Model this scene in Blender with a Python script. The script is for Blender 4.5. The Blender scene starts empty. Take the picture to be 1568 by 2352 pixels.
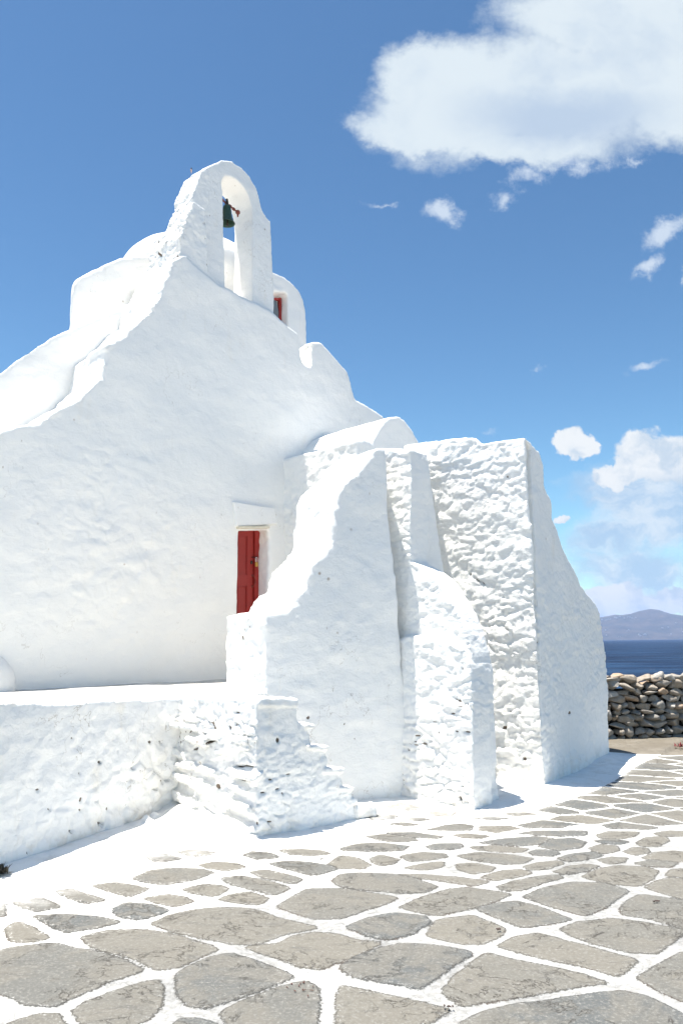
import bpy, bmesh, math, random
import numpy as np
from mathutils import Matrix, Vector

# ---------------------------------------------------------------- camera
PITCH, ROLL, EYE, FPX = 9.43, 0.6, 1.6, 1800.0
S = bpy.context.scene
cam_d = bpy.data.cameras.new('camera'); cam = bpy.data.objects.new('camera', cam_d)
S.collection.objects.link(cam); S.camera = cam
CM = Matrix.Translation((0, 0, EYE)) @ Matrix.Rotation(math.radians(90 + PITCH), 4, 'X') @ Matrix.Rotation(math.radians(-ROLL), 4, 'Z')
cam.matrix_world = CM
cam_d.sensor_fit = 'HORIZONTAL'; cam_d.sensor_width = 36.0; cam_d.lens = 36.0 * FPX / 1568.0
cam_d.clip_start = 0.05; cam_d.clip_end = 60000

# ---------------------------------------------------------------- exposure, sun, sky
S.view_settings.view_transform = 'Standard'; S.view_settings.look = 'None'
S.view_settings.gamma = 1.0; S.view_settings.use_curve_mapping = False
EXPO = 1.12; WST = 0.063
S.view_settings.exposure = EXPO
S.cycles.max_bounces = 8; S.cycles.diffuse_bounces = 6; S.cycles.volume_bounces = 1
SUN_EL = 78.5
sun_h = Vector((-1.0, -.04, 0)).normalized()
to_sun = Vector((sun_h.x * math.cos(math.radians(SUN_EL)), sun_h.y * math.cos(math.radians(SUN_EL)), math.sin(math.radians(SUN_EL))))
sd = bpy.data.lights.new('sun', 'SUN'); sd.energy = 5.0; sd.angle = math.radians(0.5); sd.color = (1.0, 0.945, 0.86)
so = bpy.data.objects.new('sun', sd); S.collection.objects.link(so)
so.rotation_mode = 'QUATERNION'; so.rotation_quaternion = to_sun.to_track_quat('Z', 'Y')
so.location = (-10, 0, 30)

class NT:
    """small helper to write node trees"""
    def __init__(s, nt): s.nt = nt; nt.nodes.clear()
    def n(s, t, **k):
        x = s.nt.nodes.new(t)
        for a, b in k.items(): setattr(x, a, b)
        return x
    def put(s, sock, v):
        if v is None: return
        if hasattr(v, 'is_linked') or isinstance(v, bpy.types.NodeSocket): s.nt.links.new(v, sock)
        else: sock.default_value = v
    def m(s, op, a, b=None, c=None, clamp=False):
        x = s.n('ShaderNodeMath', operation=op, use_clamp=clamp)
        s.put(x.inputs[0], a); s.put(x.inputs[1], b); s.put(x.inputs[2], c); return x.outputs[0]
    def vm(s, op, a, b=None, out=0):
        x = s.n('ShaderNodeVectorMath', operation=op); s.put(x.inputs[0], a); s.put(x.inputs[1], b); return x.outputs[out]
    def ss(s, v, lo, hi, a=0.0, b=1.0):
        x = s.n('ShaderNodeMapRange', interpolation_type='SMOOTHSTEP')
        s.put(x.inputs[0], v); x.inputs[1].default_value = lo; x.inputs[2].default_value = hi
        x.inputs[3].default_value = a; x.inputs[4].default_value = b; return x.outputs[0]
    def mix(s, f, a, b):
        x = s.n('ShaderNodeMix', data_type='RGBA'); s.put(x.inputs[0], f)
        s.put(x.inputs[6], a if isinstance(a, bpy.types.NodeSocket) else (*a, 1)); s.put(x.inputs[7], b if isinstance(b, bpy.types.NodeSocket) else (*b, 1)); return x.outputs[2]
    def noise(s, vec, scale, detail=4, rough=0.55, dist=0.0, out=0):
        x = s.n('ShaderNodeTexNoise'); s.put(x.inputs['Vector'], vec); x.inputs['Scale'].default_value = scale
        x.inputs['Detail'].default_value = detail; x.inputs['Roughness'].default_value = rough; x.inputs['Distortion'].default_value = dist
        return x.outputs[out]
    def vor(s, vec, scale, feature='F1', out='Distance', rnd=1.0):
        x = s.n('ShaderNodeTexVoronoi', feature=feature); s.put(x.inputs['Vector'], vec); x.inputs['Scale'].default_value = scale
        x.inputs['Randomness'].default_value = rnd; return x.outputs[out]
    def scalev(s, vec, xyz):
        return s.vm('MULTIPLY', vec, xyz)
    def n_z(s):
        x = s.n('ShaderNodeSeparateXYZ'); s.put(x.inputs[0], s.n('ShaderNodeNewGeometry').outputs['True Normal']); return x.outputs[2]
    def n_pz(s):
        x = s.n('ShaderNodeSeparateXYZ'); s.put(x.inputs[0], s.n('ShaderNodeNewGeometry').outputs['Position']); return x.outputs[2]
    def attr(s, name, out='Fac'):
        return s.n('ShaderNodeAttribute', attribute_name=name).outputs[out]

def px_dir(px, py):
    v = CM.to_3x3() @ Vector(((px - 784) / FPX, -(py - 1176) / FPX, -1.0)); return v

W = bpy.data.worlds.new('World'); S.world = W; W.use_nodes = True
w = NT(W.node_tree)
wo = w.n('ShaderNodeOutputWorld'); bg = w.n('ShaderNodeBackground'); bg.inputs[1].default_value = WST
sky = w.n('ShaderNodeTexSky', sky_type='NISHITA'); sky.sun_disc = False
sky.sun_elevation = math.radians(SUN_EL); sky.sun_rotation = math.atan2(sun_h.x, sun_h.y)
sky.air_density = 1.0; sky.dust_density = 0.25; sky.ozone_density = 1.6; sky.altitude = 0
geo = w.n('ShaderNodeTexCoord').outputs['Generated']
sp = w.n('ShaderNodeSeparateXYZ'); w.put(sp.inputs[0], geo)
gy = w.m('MAXIMUM', sp.outputs[1], 0.05)
cu = w.m('DIVIDE', sp.outputs[0], gy); cw = w.m('DIVIDE', sp.outputs[2], gy)
cv = w.n('ShaderNodeCombineXYZ'); w.put(cv.inputs[0], cu); w.put(cv.inputs[1], cw)
pv = cv.outputs[0]
wn1 = w.vm('SUBTRACT', w.noise(pv, 7.0, 6, 0.62, out=1), (0.5, 0.5, 0.5))
wn2 = w.vm('SUBTRACT', w.noise(pv, 40.0, 6, 0.7, out=1), (0.5, 0.5, 0.5))
pw = w.vm('ADD', pv, w.vm('ADD', w.scalev(wn1, (0.095, 0.095, 0)), w.scalev(wn2, (0.026, 0.026, 0))))
def blob(cx, cy, rx, ry, rot=0.0, k=1.0, p=None):
    d = px_dir(cx, cy); c = Vector((d.x / d.y, d.z / d.y, 0))
    x = w.n('ShaderNodeMapping', vector_type='TEXTURE')
    w.put(x.inputs[0], p or pw); x.inputs[1].default_value = c
    x.inputs[2].default_value = (0, 0, math.radians(rot)); x.inputs[3].default_value = (rx / FPX * 1.06, ry / FPX * 1.06, 1)
    ln = w.vm('LENGTH', x.outputs[0], out=1)
    return w.m('MULTIPLY', w.m('SUBTRACT', 1.0, ln), k)
def umax(lst):
    r = lst[0]
    for q in lst[1:]: r = w.m('MAXIMUM', r, q)
    return r
# large cloud overhead and its wisps
big = umax([blob(1060, 240, 250, 150, 8), blob(1010, 190, 190, 120, 20), blob(1300, 200, 330, 190, 0), blob(1540, 130, 300, 230), blob(1420, 30, 330, 130, 0),
            blob(1560, 230, 240, 130), blob(950, 300, 170, 60, -12), blob(1220, 330, 240, 55, 0)])
fbig = w.m('ADD', big, w.m('MULTIPLY', w.m('SUBTRACT', w.noise(pv, 14, 9, 0.66), 0.5), 0.42))
a_big = w.m('POWER', w.ss(w.m('ADD', fbig, w.m('MULTIPLY', w.m('SUBTRACT', w.noise(pv, 60, 6, .7), .5), .18)), -0.12, 0.40), 0.8)
small = umax([blob(1020, 485, 62, 46, -15, 0.9), blob(1215, 405, 85, 36, 35, 0.62), blob(1165, 455, 38, 30, 0, 0.6), blob(1300, 375, 150, 24, 5, 0.5), blob(1530, 530, 90, 42, 10, 1.0),
              blob(1480, 600, 50, 26, 25, 0.75), blob(1485, 850, 60, 14, 18, 0.6), blob(875, 475, 60, 8, 0, 0.45), blob(1470, 365, 40, 18, 0, .55), blob(1568, 640, 14, 18, 0, .6),
              blob(1225, 838, 20, 8, 0, .3), blob(1110, 980, 34, 10, 0, .3)])
a_sm = w.m('MULTIPLY', w.ss(w.m('ADD', small, w.m('MULTIPLY', w.m('SUBTRACT', w.noise(pv, 30, 9, 0.72), 0.5), 1.5)), 0.0, 0.75), 0.86)
# cumulus near the horizon and a veil of layered cloud
pc = w.vm('ADD', pv, w.vm('ADD', w.scalev(w.vm('SUBTRACT', w.noise(pv, 30, 7, 0.6, out=1), (0.5, 0.5, 0.5)), (0.040, 0.040, 0)), w.scalev(wn2, (0.006, 0.006, 0))))
cum = umax([blob(1312, 1010, 52, 40, 0, 1.4, pc), blob(1335, 1030, 44, 30, 0, 1.4, pc), blob(1530, 1050, 128, 66, -8, 1.5, pc), blob(1430, 1090, 70, 34, 20, 1.3, pc), blob(1400, 1095, 48, 26, 0, .9, pc), blob(1455, 1070, 55, 30, 0, 1, pc),
            blob(1285, 1190, 20, 13, 0, .9, pc), blob(1385, 1388, 52, 40, 0, 1.5, pc), blob(1442, 1378, 42, 42, 0, 1.5, pc), blob(1500, 1390, 48, 32, 0, 1.5, pc), blob(1555, 1382, 60, 36, 0, 1.5, pc),
            blob(1640, 1380, 80, 32, 0, 1.1, pc), blob(1340, 1400, 50, 24, 0, 1.1, pc), blob(1250, 1400, 70, 24, 0, 1.0, pc), blob(1150, 1410, 60, 24, 0, 1, pc), blob(1700, 1080, 120, 70, 0, 1.1, pc)])
a_cu = w.ss(w.m('ADD', cum, w.m('MULTIPLY', w.m('SUBTRACT', 0.42, w.vor(w.vm('ADD', pv, w.scalev(wn2, (.02, .02, 0))), 48)), 0.40)), -0.04, 0.24)
pl = w.scalev(pw, (1.0, 2.6, 1))
veil = umax([blob(1500, 1180, 190, 130, 0, .9), blob(1400, 1230, 150, 60, 0, .8), blob(1450, 1300, 200, 75, 0, 0.9), blob(1560, 1120, 180, 70, 0, 1.0)])
a_ve = w.m('MULTIPLY', w.ss(w.m('ADD', veil, w.m('MULTIPLY', w.m('SUBTRACT', w.noise(pl, 9, 7, 0.62), 0.5), 1.5)), -0.15, 0.6), 0.88)
lit = w.noise(pw, 9, 5, 0.55)
core = w.ss(blob(1290, 265, 340, 120, 0), 0.0, 0.8)
core2 = w.ss(blob(1560, 1130, 170, 60, 0, 1.0, pc), 0.0, 0.7)
tint = w.n('ShaderNodeMix', data_type='RGBA', blend_type='MULTIPLY'); tint.inputs[0].default_value = 1.0
gm = w.n('ShaderNodeGamma'); gm.inputs[1].default_value = 1.42; w.put(gm.inputs[0], sky.outputs[0])
w.put(tint.inputs[6], gm.outputs[0]); tint.inputs[7].default_value = (0.545, 0.640, 0.575, 1)
def CL(*c):
    return tuple(((v / 255 + .055) / 1.055) ** 2.4 / (WST * 2 ** EXPO) for v in c)
c = tint.outputs[2]
c = w.mix(a_ve, c, w.mix(w.ss(w.noise(pl, 14, 5, .6), .38, .66), CL(184, 209, 234), CL(230, 239, 246)))
c = w.mix(a_cu, c, w.mix(w.m('MAXIMUM', w.ss(w.noise(pc, 22, 4, .55), .42, .66), core2), CL(246, 249, 250), CL(206, 221, 235)))
c = w.mix(a_sm, c, CL(220, 232, 246))
c = w.mix(a_big, c, w.mix(w.m('MAXIMUM', w.ss(lit, .42, .75, 0, .6), core), CL(227, 238, 245), CL(192, 210, 231)))
fwd = w.m('GREATER_THAN', sp.outputs[1], 0.05)
c = w.mix(fwd, tint.outputs[2], c)
w.put(bg.inputs[0], c); w.put(wo.inputs[0], bg.outputs[0])

# ---------------------------------------------------------------- geometry helpers
def plane(P0, ang, batter=0.0, back=0.0):
    """vertical (or battered) plane: P0 a ground point, ang its direction, its normal faces right / to the camera"""
    a = math.radians(ang); d = Vector((math.cos(a), math.sin(a), 0)); nb = Vector((math.sin(a), -math.cos(a), 0))
    b = math.radians(batter); n = nb * math.cos(b) + Vector((0, 0, math.sin(b)))
    P = Vector((P0[0], P0[1], 0)) - nb * back
    return dict(P=P, n=n, d=d, nb=nb)
def hit(px, py, pl):
    o = Vector((0, 0, EYE)); r = px_dir(px, py); t = (pl['P'] - o).dot(pl['n']) / r.dot(pl['n']); return o + r * t
def G(px, py, z=0.0):
    r = px_dir(px, py); t = (z - EYE) / r.z; return Vector((r.x * t, r.y * t, z))
def prism(bm, pts, vec):
    """closed prism from a planar outline and a vector"""
    f = [bm.verts.new(p) for p in pts]; b = [bm.verts.new(Vector(p) + Vector(vec)) for p in pts]
    fs = [bm.faces.new(f), bm.faces.new(b[::-1])]
    n = len(pts)
    for i in range(n): fs.append(bm.faces.new((f[i], b[i], b[(i + 1) % n], f[(i + 1) % n])))
    bmesh.ops.recalc_face_normals(bm, faces=fs); return f + b
def loft(bm, A, B):
    f = [bm.verts.new(p) for p in A]; b = [bm.verts.new(p) for p in B]; n = len(A)
    fs = [bm.faces.new(f), bm.faces.new(b[::-1])]
    for i in range(n): fs.append(bm.faces.new((f[i], b[i], b[(i + 1) % n], f[(i + 1) % n])))
    bmesh.ops.recalc_face_normals(bm, faces=fs)
def box(bm, c, size, mat=None):
    r = bmesh.ops.create_cube(bm, size=1.0)['verts']
    M = Matrix.Translation(c) @ (mat or Matrix.Identity(4)) @ Matrix.Diagonal((*size, 1))
    bmesh.ops.transform(bm, matrix=M, verts=r); return r
def ball(bm, c, size, mat=None, seg=24):
    r = bmesh.ops.create_uvsphere(bm, u_segments=seg, v_segments=seg // 2, radius=1.0)['verts']
    M = Matrix.Translation(c) @ (mat or Matrix.Identity(4)) @ Matrix.Diagonal((*size, 1))
    bmesh.ops.transform(bm, matrix=M, verts=r); return r
def tube(bm, pts, rad, seg=10, cap=True):
    pts = [Vector(p) for p in pts]; rings = []
    rad = rad if isinstance(rad, (list, tuple)) else [rad] * len(pts)
    for i, p in enumerate(pts):
        t = (pts[min(i + 1, len(pts) - 1)] - pts[max(i - 1, 0)]).normalized()
        u = t.orthogonal().normalized() if i == 0 else (u - t * u.dot(t)).normalized()
        v = t.cross(u)
        rings.append([bm.verts.new(p + (u * math.cos(2 * math.pi * k / seg) + v * math.sin(2 * math.pi * k / seg)) * rad[i]) for k in range(seg)])
    for a, b in zip(rings, rings[1:]):
        for k in range(seg): bm.faces.new((a[k], a[(k + 1) % seg], b[(k + 1) % seg], b[k]))
    if cap: bm.faces.new(rings[0][::-1]); bm.faces.new(rings[-1])
def lathe(bm, prof, M=None, seg=32, cap=False):
    rings = []
    for r, z in prof:
        ring = []
        for k in range(seg):
            p = Vector((r * math.cos(2 * math.pi * k / seg), r * math.sin(2 * math.pi * k / seg), z)); ring.append(bm.verts.new(M @ p if M else p))
        rings.append(ring)
    for a, b in zip(rings, rings[1:]):
        for k in range(seg): bm.faces.new((a[k], a[(k + 1) % seg], b[(k + 1) % seg], b[k]))
    if cap: bm.faces.new(rings[0][::-1]); bm.faces.new(rings[-1])

# numpy noise
def h3(x, y, z, s):
    n = (x.astype(np.int64) * 374761393 + y.astype(np.int64) * 668265263 + z.astype(np.int64) * 2147483647 + s * 1274126177) & 0xffffffff
    n = ((n ^ (n >> 13)) * 1274126177) & 0xffffffff; n = ((n ^ (n >> 16)) * 2246822519) & 0xffffffff; n = n ^ (n >> 15)
    return (n & 0xffffff) / float(0x1000000)
def vnoise(p, s=0):
    i = np.floor(p).astype(np.int64); f = p - i; f = f * f * f * (f * (f * 6 - 15) + 10); r = 0
    for a in (0, 1):
        for b in (0, 1):
            for c_ in (0, 1):
                wt = (f[:, 0] if a else 1 - f[:, 0]) * (f[:, 1] if b else 1 - f[:, 1]) * (f[:, 2] if c_ else 1 - f[:, 2])
                r = r + wt * h3(i[:, 0] + a, i[:, 1] + b, i[:, 2] + c_, s)
    return r * 2 - 1
def fbm(p, size, octv=3, s=0, gain=.5):
    r = 0; a = 1.0; q = p / np.array(size)
    for k in range(octv): r = r + a * vnoise(q + 17.3 * k, s + k); q = q * 2.03; a *= gain
    return r
def cells(p, size, s=0, jit=.85):
    q = p / np.array(size); i = np.floor(q).astype(np.int64); f1 = np.full(len(p), 9.); f2 = np.full(len(p), 9.); idv = np.zeros(len(p))
    for a in (-1, 0, 1):
        for b in (-1, 0, 1):
            for c_ in (-1, 0, 1):
                X, Y, Z = i[:, 0] + a, i[:, 1] + b, i[:, 2] + c_
                d = np.sqrt((X + .5 + jit * (h3(X, Y, Z, s) - .5) - q[:, 0]) ** 2 + (Y + .5 + jit * (h3(X, Y, Z, s + 1) - .5) - q[:, 1]) ** 2 + (Z + .5 + jit * (h3(X, Y, Z, s + 2) - .5) - q[:, 2]) ** 2)
                m = d < f1; f2 = np.where(m, f1, np.minimum(f2, d)); idv = np.where(m, h3(X, Y, Z, s + 3), idv); f1 = np.where(m, d, f1)
    return f1, f2, idv
def sstep(x, a, b): t = np.clip((x - a) / (b - a), 0, 1); return t * t * (3 - 2 * t)

CI = np.array(CM.inverted())
def holes(p, n, lst):
    """small hollows, pushed in and coloured darker: (photo x, y, half width, half height, turn, depth)"""
    q = p @ CI[:3, :3].T + CI[:3, 3]; X_ = 784 - FPX * q[:, 0] / q[:, 2]; Y_ = 1176 + FPX * q[:, 1] / q[:, 2]
    vis = sstep(((np.array([0, 0, EYE]) - p) * n).sum(1), 0, .3); d = np.zeros(len(p)); pit = np.zeros(len(p)); wob = 1 + .35 * vnoise(p / .05, 77)
    for (x, y, a, b, t, dep) in lst:
        c_, s_ = math.cos(math.radians(t)), math.sin(math.radians(t)); dx, dy = X_ - x, Y_ - y; a *= .82; b *= .85
        r_ = np.sqrt(((dx * c_ + dy * s_) / a) ** 2 + ((-dx * s_ + dy * c_) / b) ** 2) * wob
        m = (1 - sstep(r_, .6, 1.25)) * vis; d -= dep * m; pit = np.maximum(pit, m * 1.3)
    return d, pit
def coords(me):
    n = len(me.vertices); a = np.empty(n * 3); me.vertices.foreach_get('co', a); nn = np.empty(n * 3, dtype=np.float32)
    me.vertex_normals.foreach_get('vector', nn); return a.reshape(-1, 3), nn.reshape(-1, 3).astype(float)
def plaster(p, n, big=.022, mid=.010, fine=.003, rub=0.0, rubmask=None, rsize=(.26, .26, .11), seed=0):
    d = big * fbm(p, (1.1, 1.1, .9), 2, 11 + seed) + mid * fbm(p, (.30, .30, .22), 3, 31 + seed) + fine * fbm(p, (.07, .07, .05), 2, 51 + seed)
    pit = np.zeros(len(p))
    if rub > 0:
        wp = p + np.stack([.06 * fbm(p, (.3, .3, .3), 3, 71 + seed), .06 * fbm(p, (.3, .3, .3), 3, 75 + seed), .045 * fbm(p, (.3, .3, .3), 3, 79 + seed)], 1)
        f1, f2, idv = cells(wp, rsize, 91 + seed)
        e = (f2 - f1) + .05 * fbm(p, (.05, .05, .035), 2, 66)
        zone = .30 + .70 * sstep(vnoise(p / np.array((.75, .75, .55)), 87 + seed), -.35, .35)
        st = sstep(e, 0.0, .20) * (.15 + 1.0 * idv) - .30 * (1 - sstep(e, 0.0, .07))
        rid = (1 - np.abs(fbm(p, (.20, .20, .10), 3, 57 + seed))) ** 2
        msk = np.ones(len(p)) if rubmask is None else rubmask
        hor = 1 - sstep(np.abs(n[:, 2]), .5, .85)
        d = d + (rub * st * zone + rub * .30 * (rid - .5)) * msk * hor
        pit = (1 - sstep(e, 0.01, .05)) * msk * hor * sstep(vnoise(p / .25, 5 + seed), .10, .45) * sstep(zone, .45, .8)
    return d, pit

def link(name, me, mat, parent=None, loc=None, smooth=True):
    if smooth:
        me.shade_smooth()
    o = bpy.data.objects.new(name, me); S.collection.objects.link(o)
    if mat: me.materials.append(mat)
    if parent is not None:
        me.transform(Matrix.Translation(-parent['_w'] if False else -Vector(WL[parent.name]))); o.parent = parent
    elif loc is not None:
        me.transform(Matrix.Translation(-Vector(loc))); o.location = loc
    return o
WL = {}
def obj(name, bm, mat, parent=None, loc=None, smooth=False):
    me = bpy.data.meshes.new(name); bmesh.ops.recalc_face_normals(bm, faces=bm.faces[:]); bm.to_mesh(me); bm.free()
    o = link(name, me, mat, parent, loc, smooth)
    return o
def sub(name, bm, mat, parent, rootloc, smooth=False):
    """a sub-part: child of a part"""
    me = bpy.data.meshes.new(name); bmesh.ops.recalc_face_normals(bm, faces=bm.faces[:]); bm.to_mesh(me); bm.free()
    if smooth: me.shade_smooth()
    me.transform(Matrix.Translation(-Vector(rootloc))); me.materials.append(mat)
    o = bpy.data.objects.new(name, me); S.collection.objects.link(o); o.parent = parent; return o
def thing(name, label, cat, loc, group=None):
    o = bpy.data.objects.new(name, None); S.collection.objects.link(o); o.location = loc; o.empty_display_size = .2
    WL[o.name] = Vector(loc); tag(o, label, cat, group); return o
def tag(o, label, cat, group=None):
    o['label'] = label; o['category'] = cat
    if group: o['group'] = group
def mass(name, bm, mat, parent=None, loc=None, voxel=.03, smooth=5, cut=None, disp=None, marks=None, **kw):
    me = bpy.data.meshes.new('tmp'); bm.to_mesh(me); bm.free()
    t = bpy.data.objects.new('tmp', me); S.collection.objects.link(t); extra = []
    if cut is not None:
        for cb in (cut if isinstance(cut, list) else [cut]):
            cm_ = bpy.data.meshes.new('cut'); cb.to_mesh(cm_); cb.free(); co = bpy.data.objects.new('cut', cm_); S.collection.objects.link(co); extra.append(co)
    r = t.modifiers.new('r', 'REMESH'); r.mode = 'VOXEL'; r.voxel_size = voxel
    for co in extra:
        b = t.modifiers.new('b', 'BOOLEAN'); b.operation = 'DIFFERENCE'; b.object = co; b.solver = 'EXACT'
    if extra:
        r = t.modifiers.new('r2', 'REMESH'); r.mode = 'VOXEL'; r.voxel_size = voxel
    if smooth:
        s_ = t.modifiers.new('s', 'SMOOTH'); s_.factor = .5; s_.iterations = smooth
    dg = bpy.context.evaluated_depsgraph_get(); out = bpy.data.meshes.new_from_object(t.evaluated_get(dg)); out.name = name
    for q in [t] + extra: bpy.data.objects.remove(q, do_unlink=True)
    p, n = coords(out)
    d, pit = (disp or (lambda p, n: plaster(p, n, **kw)))(p, n)
    if marks:
        dm, pm_ = holes(p, n, marks); d = d + dm; pit = np.maximum(pit, pm_)
    p2 = p + n * d[:, None]; out.vertices.foreach_set('co', p2.ravel()); out.update()
    a = out.attributes.new('pit', 'FLOAT', 'POINT'); a.data.foreach_set('value', pit.astype(np.float32))
    out.materials.clear()
    return link(name, out, mat, parent, loc)

# ---------------------------------------------------------------- materials
def mat(name):
    m = bpy.data.materials.new(name); m.use_nodes = True; t = NT(m.node_tree)
    out = t.n('ShaderNodeOutputMaterial'); b = t.n('ShaderNodeBsdfPrincipled'); t.nt.links.new(b.outputs[0], out.inputs[0]); return m, t, b
def bump(t, b, hgt, strength=.5, dist=.01):
    x = t.n('ShaderNodeBump'); x.inputs['Strength'].default_value = strength; x.inputs['Distance'].default_value = dist
    t.put(x.inputs['Height'], hgt); t.put(b.inputs['Normal'], x.outputs[0])
def whitewash(name, rough_amt=1.0, stain=1.0, floor_worn=0.0):
    m, t, b = mat(name)
    P = t.n('ShaderNodeNewGeometry').outputs['Position']
    base = t.mix(t.ss(t.noise(P, 1.3, 4), .35, .7), (.89, .876, .842), (.86, .85, .822))
    base = t.mix(t.m('MULTIPLY', t.ss(t.noise(t.scalev(P, (1, 1, .45)), 2.3, 5, .65), .60, .80), .55 * stain), base, (.80, .75, .66))
    streak = t.ss(t.noise(t.scalev(P, (5, 5, .35)), 2.0, 5, .6), .63, .78)
    base = t.mix(t.m('MULTIPLY', streak, .35 * stain), base, (.72, .67, .58))
    base = t.mix(t.m('MULTIPLY', floor_worn, t.ss(t.n_z(), .75, .92)), base, t.mix(t.ss(t.noise(P, 3.2, 5, .6), .4, .6), (.62, .61, .58), (.52, .50, .45))) if floor_worn else base
    crk = t.m('MULTIPLY', t.ss(t.m('ABSOLUTE', t.m('SUBTRACT', t.noise(P, 1.1, 5, .6, .4), .5)), .0022, .0008), t.ss(t.noise(P, .8, 2), .52, .60))
    base = t.mix(t.m('MULTIPLY', crk, .5 * stain), base, (.45, .40, .34))
    foot = t.m('MULTIPLY', t.ss(t.n_pz(), .30, .0), t.ss(t.noise(P, 5, 5, .7), .45, .62)); base = t.mix(t.m('MULTIPLY', foot, .45 * stain), base, (.66, .61, .53))
    spk = t.m('MULTIPLY', t.ss(t.vor(P, 3.1), .075, .02), t.ss(t.noise(P, .9, 2), .50, .6))
    spk2 = t.m('MULTIPLY', t.ss(t.vor(t.scalev(P, (1, 1, .5)), 9.0), .10, .03), t.ss(t.noise(P, 1.7, 2), .58, .66))
    base = t.mix(t.m('MULTIPLY', t.m('MAXIMUM', spk, spk2), .75 * stain), base, (.36, .27, .20))
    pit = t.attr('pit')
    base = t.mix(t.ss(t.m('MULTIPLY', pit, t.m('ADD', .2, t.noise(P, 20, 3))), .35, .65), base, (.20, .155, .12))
    t.put(b.inputs['Base Color'], base); b.inputs['Roughness'].default_value = .92; b.inputs['Specular IOR Level'].default_value = .15
    hh = t.m('ADD', t.m('MULTIPLY', t.noise(P, 60, 5, .7), .45), t.m('ADD', t.noise(t.scalev(P, (1, 1, 1.6)), 17, 6, .62, .3), t.m('MULTIPLY', t.noise(P, 4.5, 4, .55, .4), .8)))
    fl = t.m('MULTIPLY', t.ss(t.noise(t.scalev(P, (1, 1, 1.5)), 6.5, 6, .6, .5), .50, .515), .35)
    bump(t, b, t.m('ADD', hh, fl), .60 * rough_amt, .018)
    return m
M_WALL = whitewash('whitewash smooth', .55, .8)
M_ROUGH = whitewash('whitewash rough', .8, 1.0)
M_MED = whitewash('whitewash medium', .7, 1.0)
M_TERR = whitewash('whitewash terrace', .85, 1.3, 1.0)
def simple(name, colr, rough=.6, metal=0.0, var=.25, scale=20, bs=.3, spec=.5):
    m, t, b = mat(name); P = t.n('ShaderNodeTexCoord').outputs['Object']; nz = t.noise(P, scale, 5, .6)
    t.put(b.inputs['Base Color'], t.mix(nz, tuple(x * (1 - var) for x in colr), tuple(min(1, x * (1 + var)) for x in colr)))
    b.inputs['Roughness'].default_value = rough; b.inputs['Metallic'].default_value = metal; b.inputs['Specular IOR Level'].default_value = spec
    bump(t, b, nz, bs, .004); return m
M_RED = simple('red door paint', (.31, .022, .016), .45, 0, .18, 9, .25)
M_IRONRED = simple('rusty red iron', (.22, .05, .035), .7, 0, .35, 60, .5)
M_BELL = simple('green patina bronze', (.035, .075, .052), .55, .3, .35, 30, .4)
M_IRON = simple('dark iron', (.05, .035, .03), .6, .4, .3, 60, .4)
M_STEEL = simple('steel shackle', (.75, .75, .76), .25, 1, .05, 60, .1)
M_BRASS = simple('brass lock body', (.62, .42, .12), .35, .8, .12, 60, .2)
M_CREAM = simple('cream painted plank', (.72, .66, .52), .7, 0, .12, 18, .5)
M_GREYWOOD = simple('weathered sill', (.5, .44, .36), .8, 0, .2, 25, .6)
def glassmat():
    m, t, b = mat('dusty window glass'); P = t.n('ShaderNodeTexCoord').outputs['Object']
    t.put(b.inputs['Base Color'], t.mix(t.noise(P, 6, 3), (.10, .12, .13), (.22, .25, .27))); b.inputs['Roughness'].default_value = .12; return m
M_GLASS = glassmat()

# ---------------------------------------------------------------- layout
TZ = 1.09
P0 = G(10, 1587, TZ); FA = 45.0
F = plane((P0.x, P0.y), FA, 1.0)
NB = F['nb']; DA = F['d']
BK = -NB
def uvz(u, v, z): return Vector((P0.x, P0.y, 0)) + DA * u + NB * v + Vector((0, 0, z))
def on(pl, lst): return [hit(x, y, pl) for x, y in lst]
def drop(p, z=0.0): return Vector((p.x, p.y, z))

# ============ church
church = thing('whitewashed_church', 'tall white plastered church with sloping gable, open bell arch, dome and red door', 'church', uvz(2.5, 0, 0))
# facade wall
fo = [(-330, 1150), (-200, 1090), (-90, 1020), (0, 987), (45, 974), (90, 972), (120, 952), (165, 922), (200, 904), (235, 872), (240, 842), (245, 802), (280, 779), (310, 752), (345, 722), (370, 672), (385, 636), (400, 604),
      (430, 590), (478, 632), (500, 652), (520, 660), (560, 683), (620, 712), (685, 766), (690, 800), (693, 832), (716, 845), (718, 787), (738, 786), (760, 812), (798, 853), (808, 890), (816, 916), (845, 932), (880, 955), (905, 1010), (930, 1200), (930, 1700)]
pts = on(F, fo) + []
pts = pts[:-1] + [drop(hit(930, 1500, F), -.3), drop(hit(-330, 1500, F), -.3)]
bm = bmesh.new(); prism(bm, pts, BK * 1.0)
cut = bmesh.new()
FD = plane((P0.x, P0.y), FA, 0.0, .34)
fr = [hit(547, 1218, F), hit(618, 1216, F)]
front = [fr[0] + NB * .3, fr[1] + NB * .3, Vector((fr[1].x, fr[1].y, .9)) + NB * .3, Vector((fr[0].x, fr[0].y, .9)) + NB * .3]
br = [hit(512, 1218, FD), hit(592, 1219, FD)]
backq = [br[0] - NB * .12, br[1] - NB * .12, Vector((br[1].x, br[1].y, .9)) - NB * .12, Vector((br[0].x, br[0].y, .9)) - NB * .12]
fq = [fr[0], fr[1], Vector((fr[1].x, fr[1].y, .9)), Vector((fr[0].x, fr[0].y, .9))]
loft(cut, fq, backq); cut2 = bmesh.new(); prism(cut2, [p - NB * .03 for p in fq], NB * .3)
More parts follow.
